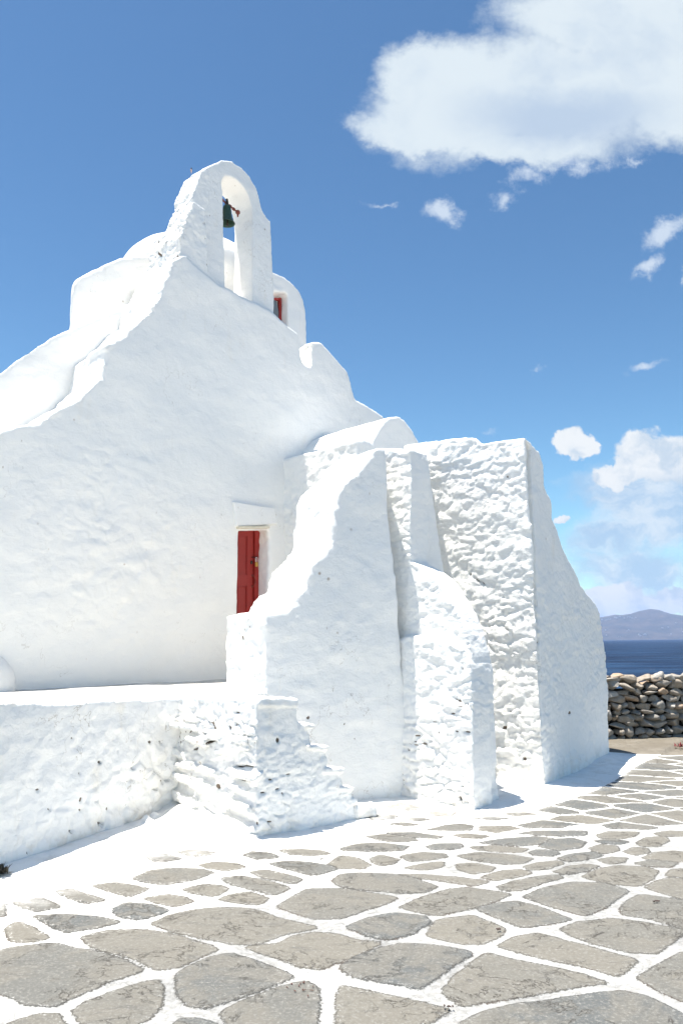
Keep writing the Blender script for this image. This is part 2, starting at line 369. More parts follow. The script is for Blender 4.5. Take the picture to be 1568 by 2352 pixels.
def disp_fac(p, n):
    # rough zone of old rubble under the plaster in the lower left of the facade
    q = np.array([P0.x, P0.y, 0]); u = (p - q) @ np.array(DA); z = p[:, 2]
    zone = np.exp(-((u - 1.3) / 1.3) ** 2 - ((z - 2.9) / 1.4) ** 2)
    lit = sstep(n @ np.array((-DA.x, -DA.y, .5)), .35, .8)
    d, pit = plaster(p, n, .020, .006, .001, .016, np.clip(zone * .6 + lit * .7, 0, 1), (.3, .3, .18), 3)
    slope = sstep(n[:, 2], .15, .4) * sstep(-(n @ np.array(DA)), .1, .4)
    d = d + .012 * fbm(p, (.22, .22, .15), 3, 8) * np.clip(zone + lit * .8, .12, 1) + slope * (.032 * fbm(p, (.45, .45, .30), 2, 19) + .013 * (1 - np.abs(fbm(p, (.16, .16, .10), 3, 23))))
    return d, pit * lit
mass('facade_wall', bm, M_WALL, church, voxel=.025, smooth=5, cut=[cut, cut2], disp=disp_fac)

# belfry: pierced arch above the gable, its left side stepping back in rubble
FB = plane((P0.x, P0.y), FA, 1.0, .10)
bo = [(400, 640), (408, 600), (414, 580), (416, 537), (425, 517), (435, 487), (440, 462), (446, 436), (454, 414), (468, 387), (488, 377), (510, 367), (532, 370), (555, 384), (574, 404), (589, 430), (598, 458), (605, 486), (613, 499), (621, 508), (623, 560), (624, 600), (626, 640), (628, 700), (632, 800), (583, 790), (581, 690), (580, 600), (580, 500), (578, 472), (571, 450), (560, 430), (545, 414), (528, 405), (516, 404), (510, 410), (508, 422), (512, 440), (513, 500), (515, 600), (518, 720), (400, 760)]
bm = bmesh.new(); prism(bm, on(FB, bo), BK * .50)
prism(bm, on(plane((P0.x, P0.y), FA, 1.0, .03), [(395, 640), (404, 600), (414, 580), (416, 540), (426, 517), (436, 487), (444, 462), (470, 480), (478, 560), (479, 632), (470, 700), (395, 760)]), BK * .62)
prism(bm, on(FB, [(396, 640), (404, 600), (414, 575), (418, 537), (430, 505), (445, 500), (470, 540), (470, 720), (396, 740)]), BK * .92)
prism(bm, on(FB, [(370, 690), (388, 640), (402, 610), (430, 600), (470, 640), (470, 780), (370, 780)]), BK * 1.15)
def disp_bel(p, n):
    q = np.array([P0.x, P0.y, 0]); lit = sstep(n @ np.array((-DA.x, -DA.y, .3)), .3, .7); wl_ = sstep(-((p - q) @ np.array(DA)), -(hit(478, 560, FB) - Vector(q)).dot(DA) , -(hit(470, 560, FB) - Vector(q)).dot(DA) + .05)
    d, pit = plaster(p, n, .012, .006, .002, .030, lit * wl_, (.22, .22, .12), 7)
    u = (p - q) @ np.array(DA); uu = (hit(478, 560, FB) - Vector(q)).dot(DA)
    d = d + .016 * fbm(p, (.12, .12, .1), 3, 18) * np.clip(lit * wl_ + .5 * (u < uu), .1, 1); return d, pit
mass('belfry', bm, M_MED, church, voxel=.018, smooth=3, marks=[(361, 541, 4.5, 6.5, 0, .03), (364, 556, 2.2, 4, 0, .02), (367, 583, 3.2, 6, -20, .02), (409, 590, 2, 5, -10, .015), (470, 512, 1.5, 3, 0, .02), (476, 607, 1.5, 3, 0, .02), (472, 547, 1.5, 2.5, 0, .02)], disp=disp_bel)

# nave, drum and dome behind the gable
q1 = hit(305, 690, plane((P0.x, P0.y), FA, 0, .95)); u1 = (q1 - Vector((P0.x, P0.y, 0))).dot(DA); z1 = q1.z
q2 = hit(704, 720, plane((P0.x, P0.y), FA, 0, 1.0)); u2 = (q2 - Vector((P0.x, P0.y, 0))).dot(DA)
qd = hit(163, 642, plane((q1.x, q1.y), FA + 90)); zd = qd.z; Td = -(qd - Vector((P0.x, P0.y, 0))).dot(NB)
def TP(T): return plane((P0.x, P0.y), FA, 1.0, T)
bm = bmesh.new()
nv = on(TP(.97), [(-330, 1010), (-150, 930), (0, 850), (35, 822), (70, 800), (110, 776), (155, 755), (230, 722), (300, 692), (350, 668), (430, 655), (560, 690), (640, 760), (672, 860)])
SB = Vector((-.33, .944, 0))
prism(bm, nv + [drop(nv[-1], -.3), drop(nv[0], -.3)], SB * 3.4)
mass('nave', bm, M_WALL, church, voxel=.04, smooth=5, big=.03, mid=.012, fine=.002)
bm = bmesh.new()
Td = 3.9
dr = on(TP(1.35), [(156, 800), (158, 752), (162, 690), (167, 650), (172, 640), (200, 624), (240, 602), (275, 588), (330, 584), (430, 590), (560, 602), (610, 614), (632, 624), (652, 633), (672, 648), (690, 668), (700, 692), (704, 720), (707, 795)])
prism(bm, dr + [dr[-1] - Vector((0, 0, 1.0)), dr[0] - Vector((0, 0, 1.0))], SB * 2.4)
# window recess
cut = bmesh.new(); FW = TP(1.35)
wa = [hit(600, 668, FW), hit(661, 672, FW), hit(661, 775, FW), hit(600, 775, FW)]
loft(cut, [p + NB * .2 for p in wa], [p + BK * .24 for p in wa])
mass('drum', bm, M_WALL, church, voxel=.035, smooth=6, cut=cut, big=.02, mid=.009, fine=.002)
bm = bmesh.new()
rotA = Matrix.Rotation(math.radians(FA), 4, 'Z')
cL, cR, cT = hit(300, 606, TP(2.4)), hit(590, 625, TP(2.4)), hit(440, 555, TP(2.4))
cC = (cL + cR) / 2; rD = (cR - cL).length / 2; zB = cC.z - .35
ball(bm, (cC.x, cC.y, zB), (rD, rD * .85, cT.z - zB), rotA, 48)
mass('dome', bm, M_WALL, church, voxel=.04, smooth=4, big=.015, mid=.006, fine=.001)
# window in the recess
wloc = church.location
FWb = plane((P0.x, P0.y), FA, 1.0, 1.56)
c0, c1, c2, c3 = hit(596, 686, FWb), hit(642, 687, FWb), hit(642, 765, FWb), hit(596, 765, FWb)
def bar(bm, a, b, wdt, dep, nrm=None, up=None):
    a = Vector(a); b = Vector(b); x = (b - a).normalized(); nrm = (nrm or NB); y = nrm - x * nrm.dot(x); y.normalize(); z = x.cross(y)
    M = Matrix.Translation((a + b) / 2) @ Matrix((x, y, z)).transposed().to_4x4(); L = (b - a).length
    r = bmesh.ops.create_cube(bm, size=1.0)['verts']; bmesh.ops.transform(bm, matrix=M @ Matrix.Diagonal((L, dep, wdt, 1)), verts=r)
bm = bmesh.new(); bar(bm, (c0 + c3) / 2 + DA * 0, (c1 + c2) / 2, abs(c0.z - c3.z), .006)
win = bpy.data.objects.new('window', None)
bm2 = bmesh.new()
bar(bm2, c0 - DA * .02, c1 + DA * .02, .045, .05); bar(bm2, c3, c2, .045, .052); bar(bm2, c1 + Vector((0, 0, .02)), c2 - Vector((0, 0, .02)), .05, .056); bar(bm2, c0, c3, .05, .056)
cm0 = (c0 + c1) / 2; cm3 = (c3 + c2) / 2; bar(bm2, cm0, cm3, .025, .04)
wo_ = obj('window', bm2, M_RED, church)
sub('pane', bm, M_GLASS, wo_, WL[church.name])

# door
def dpt(px, py, off=0.0): return hit(px, py, FD) + NB * off
dtr = dpt(595, 1217); dl = hit(596, 1217, FD); ztop = dtr.z
DW = .84; zb = TZ + .02
o0 = Vector((dtr.x, dtr.y, 0))
def dq(a, z, off=0.0): return o0 - DA * a + NB * off + Vector((0, 0, z))     # a: metres leftward from the right edge
HD = ztop - zb
px_m = abs((hit(580, 1300, FD) - hit(594, 1300, FD)).length) / 14.0          # metres per photo pixel along the door
fw = px_m * 19
bm = bmesh.new()
def panelbox(bm, a0, a1, z0, z1, off0, off1):
    f = [dq(a0, z0, off1), dq(a1, z0, off1), dq(a1, z1, off1), dq(a0, z1, off1)]; prism(bm, f, NB * (off0 - off1))
zm = lambda py: hit(575, py, FD).z
ls = fw - px_m * 4       # leaf starts
p0_, p1_ = ls + px_m * 13, ls + px_m * 13 + .36
zP1t, zP1b, zP2t = zm(1232), zm(1321), zm(1346)
# stiles and rails
panelbox(bm, ls, p0_, zb, ztop, -.02, .018); panelbox(bm, p1_, DW, zb, ztop, -.02, .018)
panelbox(bm, p0_, p1_, zP1t, ztop, -.02, .017); panelbox(bm, p0_, p1_, zP2t, zP1b, -.02, .017); panelbox(bm, p0_, p1_, zb, zb + .16, -.02, .017)
pm = (p0_ + p1_) * .5 - .02
for (za, zc) in ((zb + .16, zP2t), (zP1b, zP1t)):
    for (a0, a1) in ((p0_, pm - .003), (pm + .003, p1_)):
        panelbox(bm, a0, a1, za, zc, -.02, -.002)
    panelbox(bm, p0_ + .0, p0_ + .012, za, zc, -.01, .010); panelbox(bm, p1_ - .012, p1_, za, zc, -.01, .010)
    panelbox(bm, p0_ + .012, p1_ - .012, zc - .012, zc, -.01, .009); panelbox(bm, p0_ + .012, p1_ - .012, za, za + .012, -.01, .009)
    panelbox(bm, pm - .003, pm + .003, za, zc, -.02, -.009)
door = obj('door', bm, M_RED, church)
bm = bmesh.new(); panelbox(bm, -.015, fw - px_m * 5, zb, ztop, -.02, .055); panelbox(bm, -.015, DW, ztop - .012, ztop + .03, -.02, .05)
bev = obj('door_frame', bm, M_RED, church)
bm = bmesh.new()
hz = zm(1335); ha = ls + px_m * 2.5
tube(bm, [dq(ha - px_m * 4.0 * math.sin(t), hz + .085 * math.cos(t) , .03 + .03 * math.sin(t)) for t in np.linspace(0, math.pi, 12)], .006, 8)
ball(bm, dq(ha, hz + .085, .022), (.014, .014, .02), None, 10); ball(bm, dq(ha, hz - .085, .022), (.014, .014, .02), None, 10)
sub('handle', bm, M_IRONRED, door, WL[church.name], True)
bm = bmesh.new(); ball(bm, dq(ls + px_m * 4, zm(1292), .018), (.022, .022, .03), None, 14); tube(bm, [dq(ls + px_m * 4, zm(1282) + .012, .02), dq(ls + px_m * 2, zm(1281) + .006, .045), dq(ls - px_m * 3, zm(1281), .07)], .007, 8)
tube(bm, [dq(ls - px_m * 6, zm(1278), .055), dq(ls - px_m * 2, zm(1281), .075)], .009, 8)
sub('hasp', bm, M_IRON, door, WL[church.name], True)
# padlock hangs from the hasp
lp = dq(ls - px_m * 1.0, zm(1284), .09)
lock = thing('padlock', 'brass padlock with long steel shackle hanging on the red door', 'padlock', lp)
bm = bmesh.new(); zt, zl = zm(1292.5), zm(1302); hw = .024
Mr = Matrix.Rotation(math.radians(FA), 4, 'Z')
r = box(bm, Vector((lp.x, lp.y, (zt + zl) / 2)), (hw * 2, .02, zt - zl), Mr)
bmesh.ops.bevel(bm, geom=bm.edges[:], offset=.004, segments=2, affect='EDGES')
obj('lock_body', bm, M_BRASS, lock)
bm = bmesh.new(); zs = zm(1281); rr = hw * .68
sp_ = [Vector((lp.x, lp.y, zt)) - DA * rr] + [Vector((lp.x, lp.y, zs - rr)) - DA * rr * math.cos(t) + Vector((0, 0, rr * math.sin(t))) for t in np.linspace(0, math.pi, 9)] + [Vector((lp.x, lp.y, zt)) + DA * rr]
tube(bm, sp_, .0055, 8); obj('shackle', bm, M_STEEL, lock, smooth=True)
# lintel
FL = plane((P0.x, P0.y), FA, 0, 0)
bm = bmesh.new(); lo = [hit(532, 1153, F), hit(580, 1160, F), hit(627, 1166, F), hit(634, 1206, F), hit(538, 1210, F)]
prism(bm, [p + NB * .055 for p in lo], BK * .25)
mass('lintel', bm, M_WALL, church, voxel=.015, smooth=5, big=.012, mid=.005, fine=.001)
bm = bmesh.new(); a, b = hit(542, 1212.5, F) + NB * .05, hit(612, 1212.5, F) + NB * .05
bar(bm, a + BK * .10, b + BK * .10, .03, .26); obj('lintel_plank', bm, M_CREAM, church)

# bell and its beam
FT = plane((P0.x, P0.y), FA, 0, .36)
b0, b1 = hit(498, 449, FT), hit(546, 487, plane((P0.x, P0.y), FA, 0, .42))
bt = hit(521, 470, FT)
bm = bmesh.new(); dirb = (b1 - b0).normalized(); tube(bm, [b0 - dirb * .35, b1 + dirb * .04], .014, 10)
for k in (.25, .45, .62, .8): q = b0 + (b1 - b0) * k; tube(bm, [q - dirb * .018, q + dirb * .018], .024, 10)
ball(bm, b1, (.04, .04, .04), None, 12); tube(bm, [b1 + Vector((0, 0, .0)), b1 + Vector((0, 0, -.08))], [.02, .012], 8)
obj('bell_beam', bm, M_IRONRED, church, smooth=True)
bz = hit(521, 471, FT).z; bl = hit(521, 513, FT).z; H = bz - bl; bx = hit(521, 490, FT); R = .5 * abs((hit(539, 507, FT) - hit(503, 507, FT)).dot(DA)) * .98
bell = thing('bell', 'small green bronze bell hanging in the white arch', 'bell', (bx.x, bx.y, bl))
bm = bmesh.new(); R *= .86; prof = [(.001, 1.0), (.28, .995), (.42, .96), (.50, .88), (.53, .7), (.58, .5), (.68, .3), (.86, .13), (1.0, .02), (1.02, 0), (.95, 0), (.82, .12), (.62, .3), (.52, .5), (.47, .7), (.42, .85), (.001, .9)]
lathe(bm, [(r_ * R, z_ * H) for r_, z_ in prof], Matrix.Translation((bx.x, bx.y, bl)))
obj('bell_body', bm, M_BELL, bell, smooth=True)
bm = bmesh.new(); tube(bm, [(bx.x, bx.y, bl + H * .85), (bx.x + .01, bx.y, bl + .02), (bx.x + .012, bx.y, bl - .035)], [.008, .012, .02], 8); obj('clapper', bm, M_IRON, bell, smooth=True)
bm = bmesh.new(); tube(bm, [(bx.x, bx.y, bz - .01), (bx.x, bx.y, bz + .06), (bx.x - .005, bx.y, bz + .11)], [.035, .022, .02], 10); obj('hanger', bm, M_IRON, bell, smooth=True)

# ============ vaulted chapel
def at_u(px, v):
    pl = plane((P0.x, P0.y), FA, 0, -v); h = hit(px, 1200, pl); return (h - Vector((P0.x, P0.y, 0))).dot(DA)
ql = hit(735, 984, F); LV = 1.5
# find projection v where the arch front (x=905) is in line with the apex found at the facade
u_ap = (ql - Vector((P0.x, P0.y, 0))).dot(DA)
lo_, hi_ = 0.3, 4.0
for _ in range(40):
    mid_ = (lo_ + hi_) / 2
    if at_u(908, mid_) > u_ap: lo_ = mid_
    else: hi_ = mid_
LV = lo_
FC = plane((P0.x, P0.y), FA, 0, -LV)
chapel = thing('vaulted_chapel', 'small white chapel with rounded vault roof built against the church', 'chapel', uvz(u_ap, LV * .5, 0))
arch = [(852, 1018), (860, 1002), (869, 986), (884, 966), (900, 957), (914, 955), (929, 964), (947, 988), (960, 1010), (973, 1037), (982, 1067), (992, 1110)]
ap = on(FC, arch)
bm = bmesh.new(); prism(bm, ap + [ap[-1] - Vector((0, 0, .5)), ap[0] - Vector((0, 0, .8))], BK * (LV + .3))
mass('vault_roof', bm, M_WALL, chapel, voxel=.03, smooth=4, big=.012, mid=.006, fine=.001)
uL = (hit(653, 1050, F) - Vector((P0.x, P0.y, 0))).dot(DA); zS = hit(653, 1050, F).z
uR0 = at_u(985, LV); uR1 = at_u(1022, LV); uR2 = at_u(1040, LV)
zA = ap[0].z
bm = bmesh.new()
zm1 = hit(1020, 1325, FC).z
prism(bm, [uvz(uL, LV - .01, -.3), uvz(uL, LV - .01, zS - .02), uvz(uL + .2, LV - .01, zS + .02), uvz(uL + .5, LV - .01, zS - .05), uvz(uR0 - .1, LV - .01, ap[-1].z + .05), uvz(uR0, LV - .01, ap[-1].z - .1), uvz(uR1, LV - .01, zm1), uvz(uR2, LV - .01, -.3)], BK * (LV + .3))
def disp_lit(amp=.04, size=(.26, .26, .12), seed=0, shade=.15, big=.02, mid=.008, extra=.010):
    def f(p, n):
        lit = sstep(n @ np.array((-DA.x, -DA.y, .1)), .3, .75)
        d, pit = plaster(p, n, big, mid, .002, amp, np.clip(lit + shade, 0, 1) * (1.1 - .5 * sstep(p[:, 2], 1.4, 2.8)), size, seed)
        d = d + extra * fbm(p, (.14, .14, .08), 3, 28 + seed, .6) * np.clip(lit, .12, 1); return d, pit * np.clip(lit + .1, 0, 1)
    return f
mass('wall', bm, M_MED, chapel, voxel=.03, smooth=4, disp=disp_lit(.018, seed=2, shade=0.0))

# ============ stair parapet wall in front of the door
PS = (G(850, 1848).x, G(850, 1848).y)
FS = plane(PS, 24.0, .5)
so_ = [(610, 1410), (640, 1404), (666, 1405), (674, 1380), (690, 1362), (705, 1349), (708, 1325), (714, 1303), (745, 1270), (764, 1250), (764, 1228), (765, 1200), (769, 1168), (780, 1125), (798, 1105), (824, 1080), (846, 1052), (866, 1030), (884, 1028), (888, 1125), (899, 1212), (912, 1344), (922, 1500), (940, 1845)]
sp3 = on(FS, so_)
c610 = hit(610, 1600, FS)
pts = [drop(c610, -.3)] + sp3[:-1] + [drop(sp3[-1], -.3) + FS['d'] * .1]
bvec = Vector((-.47, .47, 0))
par = None
bm = bmesh.new(); prism(bm, pts, bvec)
# backing that ties the high end into the chapel
hp = [hit(x, y, FS) for x, y in [(800, 1110), (824, 1080), (846, 1052), (866, 1032), (884, 1030), (900, 1250)]]
prism(bm, hp + [drop(hp[-1], -.3), drop(hp[0], -.3)], Vector((-.18, 1.6, .22)))
o = mass('parapet_wall', bm, M_MED, marks=[(709, 1648, 3, 5, 0, .012), (793, 1663, 1.6, 4, 0, .01), (825, 1830, 2, 3, 0, .01), (815, 1698, 1.6, 4, -10, .01), (845, 1665, 6, 1.3, 0, .01)], loc=(c610.x, c610.y, 0), voxel=.025, smooth=5, disp=disp_lit(.010, seed=5, shade=.30, big=.024, mid=.011, extra=.010))
tag(o, 'smooth white wall with stepped curving top climbing beside the red door', 'wall')

# ============ rough stone buttress
PB = G(1098, 1862)
FR = plane((PB.x, PB.y), FA + 90 + 180, 0.0)       # plane holding the lit face (normal toward the left and camera)
def lit_plane(P, ang=-45.0, batter=0.0, out=0.0):
    a = math.radians(ang); d = Vector((math.cos(a), math.sin(a), 0)); nn = Vector((math.sin(a), -math.cos(a), 0))
    b = math.radians(batter); return dict(P=Vector((P.x, P.y, 0)) + nn * out, n=nn * math.cos(b) + Vector((0, 0, math.sin(b))), d=d, nb=nn)
FR = lit_plane(PB, -42, 1.5)
ro = [(868, 1030), (884, 1028), (915, 1028), (941, 1033), (945, 1100), (943, 1200), (942, 1290), (968, 1303), (1000, 1330), (1030, 1375), (1050, 1410), (1068, 1455), (1082, 1500), (1090, 1545), (1092, 1640), (1096, 1760)]
rp = on(FR, ro)
pts = rp + [drop(PB, -.3), drop(hit(900, 1600, FR), -.3)]
bm = bmesh.new(); vb = prism(bm, pts, DA * .44)
half = set(vb[len(vb) // 2:]); eb = [e for e in bm.edges if all(v in half for v in e.verts) and min(v.co.z for v in e.verts) > .2]
bmesh.ops.bevel(bm, geom=eb, offset=.12, segments=3, affect='EDGES')
up = [hit(x, y, FR) for x, y in [(868, 1030), (884, 1028), (915, 1028), (941, 1033), (945, 1100), (942, 1300)]]
FP = plane((up[3].x, up[3].y), 48.6); pp_ = on(FP, [(941, 1033), (962, 1046), (984, 1076), (992, 1120), (1004, 1200), (1022, 1325), (1026, 1480)]); prism(bm, pp_ + [drop(pp_[-1], -.3), drop(pp_[0], -.3)], (up[0] - up[3]) * 1.0 * Vector((1, 1, 0)).length / 1.4142)
prism(bm, [u + Vector((.05, .1, .0)) for u in up] + [drop(up[-1], -.3) + Vector((.05, .1, 0)), drop(up[0], -.3) + Vector((.05, .1, 0))], Vector((.34, 1.7, .35)))
# thicker foot below the ledge
FR2 = lit_plane(PB, -42, 2.5, .10)
fo2 = [(902, 1475), (930, 1462), (980, 1462), (1030, 1474), (1062, 1492), (1078, 1530), (1084, 1600)]
fp = on(FR2, fo2); prism(bm, fp + [drop(hit(1086, 1850, FR2), -.3), drop(hit(895, 1850, FR2), -.3)], DA * .30)
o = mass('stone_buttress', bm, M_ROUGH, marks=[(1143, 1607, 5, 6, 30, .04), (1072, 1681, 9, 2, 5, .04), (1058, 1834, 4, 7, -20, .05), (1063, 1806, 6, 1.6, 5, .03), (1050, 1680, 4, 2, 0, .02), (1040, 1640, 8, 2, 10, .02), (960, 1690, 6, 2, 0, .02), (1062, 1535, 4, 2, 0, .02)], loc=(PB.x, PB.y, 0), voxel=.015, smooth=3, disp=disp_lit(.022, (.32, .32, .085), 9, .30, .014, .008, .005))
tag(o, 'narrow whitewashed rubble buttress with humped top between parapet wall and tall block', 'buttress')

# ============ tall whitewashed block on the right
PK = G(1254, 1812); PE = G(1401, 1738)
angK = math.degrees(math.atan2(PE.y - PK.y, PE.x - PK.x))
FK = plane((PK.x, PK.y), angK, 1.2)
ko = [(1218, 1030), (1207, 1006), (1222, 1020), (1237, 1038), (1246, 1067), (1250, 1113), (1264, 1150), (1270, 1191), (1279, 1212), (1291, 1257), (1316, 1303), (1333, 1340), (1353, 1367), (1368, 1386), (1379, 1407), (1384, 1452), (1393, 1514), (1396, 1639), (1400, 1700)]
kp = on(FK, ko)
pts = [drop(PK, -.3)] + kp + [drop(PE, -.3)]
bm = bmesh.new()
back = Vector((-.72, .70, 0)) * 2.2
prism(bm, pts, back)
FKA = lit_plane(PK, math.degrees(math.atan2(back.y, back.x)) - 180, 0, .004)
ka = on(FKA, [(1207, 1004), (1167, 1009), (1109, 1019), (1093, 1005), (1055, 1007), (1000, 1012), (964, 1016), (930, 1020)])
bm2 = None
prism(bm, ka + [drop(ka[-1], -.3), drop(PK, -.3)], Vector((-.02, .5, 0)))
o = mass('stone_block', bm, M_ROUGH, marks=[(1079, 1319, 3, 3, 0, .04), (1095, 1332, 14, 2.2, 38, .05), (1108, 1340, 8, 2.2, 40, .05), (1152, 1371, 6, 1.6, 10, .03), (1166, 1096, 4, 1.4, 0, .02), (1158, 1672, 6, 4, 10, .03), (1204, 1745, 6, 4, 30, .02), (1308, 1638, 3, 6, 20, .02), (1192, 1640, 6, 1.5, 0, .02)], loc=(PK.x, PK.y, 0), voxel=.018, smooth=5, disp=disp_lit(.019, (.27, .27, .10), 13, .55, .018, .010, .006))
tag(o, 'massive tall white rubble block with lumpy lit face, nearest the sea', 'building')

# ============ terrace with its rubble stair block
T0 = G(0, 2007); T1 = G(372, 1878); E0 = G(385, 1868); E1 = G(588, 1932); R1 = G(822, 1884)
terr = thing('terrace', 'low white plastered terrace before the church with rubble steps at its right end', 'terrace', T1)
zt_ = 1.08
bm = bmesh.new()
dirT = (T0 - T1).normalized(); Tn = T0 + dirT * 2.6
top = [Tn + dirT * 0, T1, E0 + Vector((.25, .0, 0)), Vector((-.6, 8.2, 0)), uvz(4.5, .0, 0), uvz(4.5, -.4, 0), uvz(-2.5, -.4, 0), uvz(-3.5, 1.0, 0)]
bv = [Vector((p.x, p.y, -.3)) for p in top]
f = [bm.verts.new(p) for p in bv]; zz = [1.30, zt_, 1.09, 1.10, TZ + .01, TZ + .01, TZ, TZ]
g = [bm.verts.new((p.x, p.y, z)) for p, z in zip(top, zz)]
fs = [bm.faces.new(f[::-1]), bm.faces.new(g)]
for i in range(len(f)): fs.append(bm.faces.new((f[i], f[(i + 1) % len(f)], g[(i + 1) % len(f)], g[i])))
bmesh.ops.recalc_face_normals(bm, faces=fs)
# raised step before the door
c5 = hit(610, 1597, FS); prism(bm, [Vector((c5.x, c5.y, .9)), Vector((c5.x - .05, c5.y - .25, .9)), Vector((c5.x - .9, c5.y + .15, .9)), Vector((c5.x - .9, c5.y + 1.2, .9)), Vector((c5.x + .1, c5.y + 1.5, .9))], Vector((0, 0, zt_ + .06 - .9)))
def disp_ter(p, n):
    ver = 1 - sstep(np.abs(n[:, 2]), .4, .8)
    low = ver * (.35 + .65 * sstep(p[:, 0], T1.x - .9, T1.x + .1)) * sstep(1.0 - p[:, 2], .25, .6)
    d, pit = plaster(p, n, .012, .010, .002, .028, low, (.25, .25, .13), 21)
    d = d + .010 * fbm(p, (.15, .15, .1), 3, 28) * ver
    return np.where(ver > .1, d, .012 * fbm(p, (.5, .5, .5), 2, 4)), pit * low
mass('platform', bm, M_TERR, terr, marks=[(162, 1908, 6, 4, -30, .04), (233, 1893, 7, 5, 10, .05), (230, 1752, 6, 3, -15, .04), (272, 1725, 2.5, 3, 0, .03), (303, 1765, 2, 4, 20, .03), (343, 1705, 5, 4, 0, .03), (368, 1705, 2.5, 6, 0, .04), (367, 1795, 5, 3, 20, .04), (166, 1695, 2.5, 3, 0, .02), (183, 1775, 2, 4, 20, .02), (318, 1769, 2, 3, 0, .02), (182, 1838, 3, 6, 10, .02), (248, 1858, 3, 6, 0, .02), (62, 1962, 5, 4, 40, .02), (110, 1858, 3, 4, 0, .02), (185, 1862, 4, 3, 30, .02), (90, 1815, 4, 3, 0, .02)], voxel=.018, smooth=4, disp=disp_ter)
# stair block
FQ = plane((E1.x, E1.y), math.degrees(math.atan2(R1.y - E1.y, R1.x - E1.x)), .5)
st = [(590, 1612), (640, 1606), (678, 1607), (681, 1655), (700, 1666), (710, 1690), (713, 1714), (747, 1715), (750, 1762), (783, 1765), (786, 1807), (806, 1809), (812, 1850), (822, 1884)]
stp = on(FQ, st)
bvec2 = (E0 - E1) * 1.02; bvec2.z = 0
bm = bmesh.new(); prism(bm, [drop(E1, -.3)] + stp[:-1] + [drop(stp[-1], -.3)], bvec2 + Vector((0, 0, 0)))
# coping overhang and slabs
def slab(bm, x0, x1, y0, y1, pln, dep, out):
    q = on(pln, [(x0, y0), (x1, y0 + 1), (x1 + 1, y1), (x0, y1)]); prism(bm, [p + pln['nb'] * out for p in q], -pln['nb'] * (dep + out))
slab(bm, 592, 680, 1604, 1622, FQ, .4, .02)
slab(bm, 700, 716, 1663, 1672, FQ, .3, .03); slab(bm, 703, 750, 1712, 1722, FQ, .45, .03); slab(bm, 742, 786, 1763, 1775, FQ, .45, .03); slab(bm, 778, 810, 1806, 1816, FQ, .4, .03)
slab(bm, 806, 815, 1832, 1846, FQ, .3, .02)
q8 = G(836, 1880); box(bm, (q8.x, q8.y, .07), (.20, .16, .11), Matrix.Rotation(.3, 4, 'Z'))
# explicit stones on the lit end face
FE = lit_plane(E1, math.degrees(math.atan2(E1.y - E0.y, E1.x - E0.x)), 0.0)
stones = [(500, 1688, 46, 16, 3), (535, 1712, 52, 22, -14), (556, 1706, 34, 28, -6), (410, 1727, 34, 15, 8), (430, 1757, 44, 14, -8), (565, 1779, 46, 15, 0), (420, 1784, 42, 13, 3), (470, 1806, 40, 22, 5), (548, 1846, 56, 22, 6),
          (552, 1895, 66, 30, 5), (490, 1880, 50, 18, 12), (430, 1835, 46, 20, 4), (555, 1808, 38, 11, 0), (485, 1770, 34, 13, 8), (460, 1700, 40, 13, 4), (430, 1668, 46, 13, 2)]
rnd = random.Random(4)
eD = FE['d']; eN = FE['nb']
for (x, y, wx, hy, rt) in stones:
    c_ = hit(x, y, FE); mpp = (c_ - Vector((0, 0, EYE))).length / FPX
    fore = max(.35, abs(Vector((c_.x, c_.y - 0, 0)).normalized().cross(eD).z))
    sx = wx * mpp / fore * .62; sz = hy * mpp * .62
    M = Matrix((eD, eN, Vector((0, 0, 1)))).transposed().to_4x4() @ Matrix.Rotation(math.radians(rt), 4, 'Y')
    vs = bmesh.ops.create_cube(bm, size=1.0)['verts']
    for v in vs: v.co += Vector((rnd.uniform(-.12, .12), rnd.uniform(-.1, .1), rnd.uniform(-.14, .14)))
    bmesh.ops.transform(bm, matrix=Matrix.Translation(c_) @ M @ Matrix.Diagonal((sx * 1.55, .085 + rnd.uniform(-.03, .05), sz * 1.6, 1)), verts=vs)
def disp_stair(p, n):
    ver = 1 - sstep(np.abs(n[:, 2]), .4, .8); lit = sstep(n @ np.array((-.7, -.7, 0)), .2, .6)
    d, pit = plaster(p, n, .008, .006, .002, .026, ver * (1 - lit) * .9 * sstep(1.0 - p[:, 2], .1, .3), (.22, .22, .075), 41)
    d = d + .008 * fbm(p, (.09, .09, .06), 3, 44); q = (p - np.array(E1)) @ np.array(eN)
    d2, pitb = plaster(p, n, .0, .0, .0, .034, ver * lit * sstep(1.02 - p[:, 2], .02, .15), (.26, .26, .085), 47); d = d + d2; pit2 = np.clip(np.maximum(pit, pitb), 0, 1)
    return d, pit2
mass('stair_block', bm, M_ROUGH, terr, marks=[(560, 1761, 34, 2.6, 2, .07), (484, 1705, 16, 3, -18, .06), (449, 1721, 7, 3, -25, .05), (560, 1793, 17, 1.8, 3, .04), (545, 1638, 8, 3, 5, .04), (501, 1807, 7, 9, 0, .02), (557, 1925, 22, 2, 8, .03), (402, 1687, 3, 2, 0, .03), (418, 1863, 5, 1.6, 10, .03), (638, 1701, 4, 7, 0, .03), (605, 1822, 8, 2, -10, .03), (637, 1813, 6, 2, -10, .03), (620, 1791, 6, 2, 5, .03), (663, 1780, 8, 2, -5, .03), (592, 1893, 3, 5, -20, .03), (620, 1888, 5, 2, -20, .02), (607, 1921, 4, 2.5, -40, .02), (648, 1823, 3, 3, 0, .02), (563, 1692, 3, 3, 0, .03)], voxel=.012, smooth=2, disp=disp_stair)
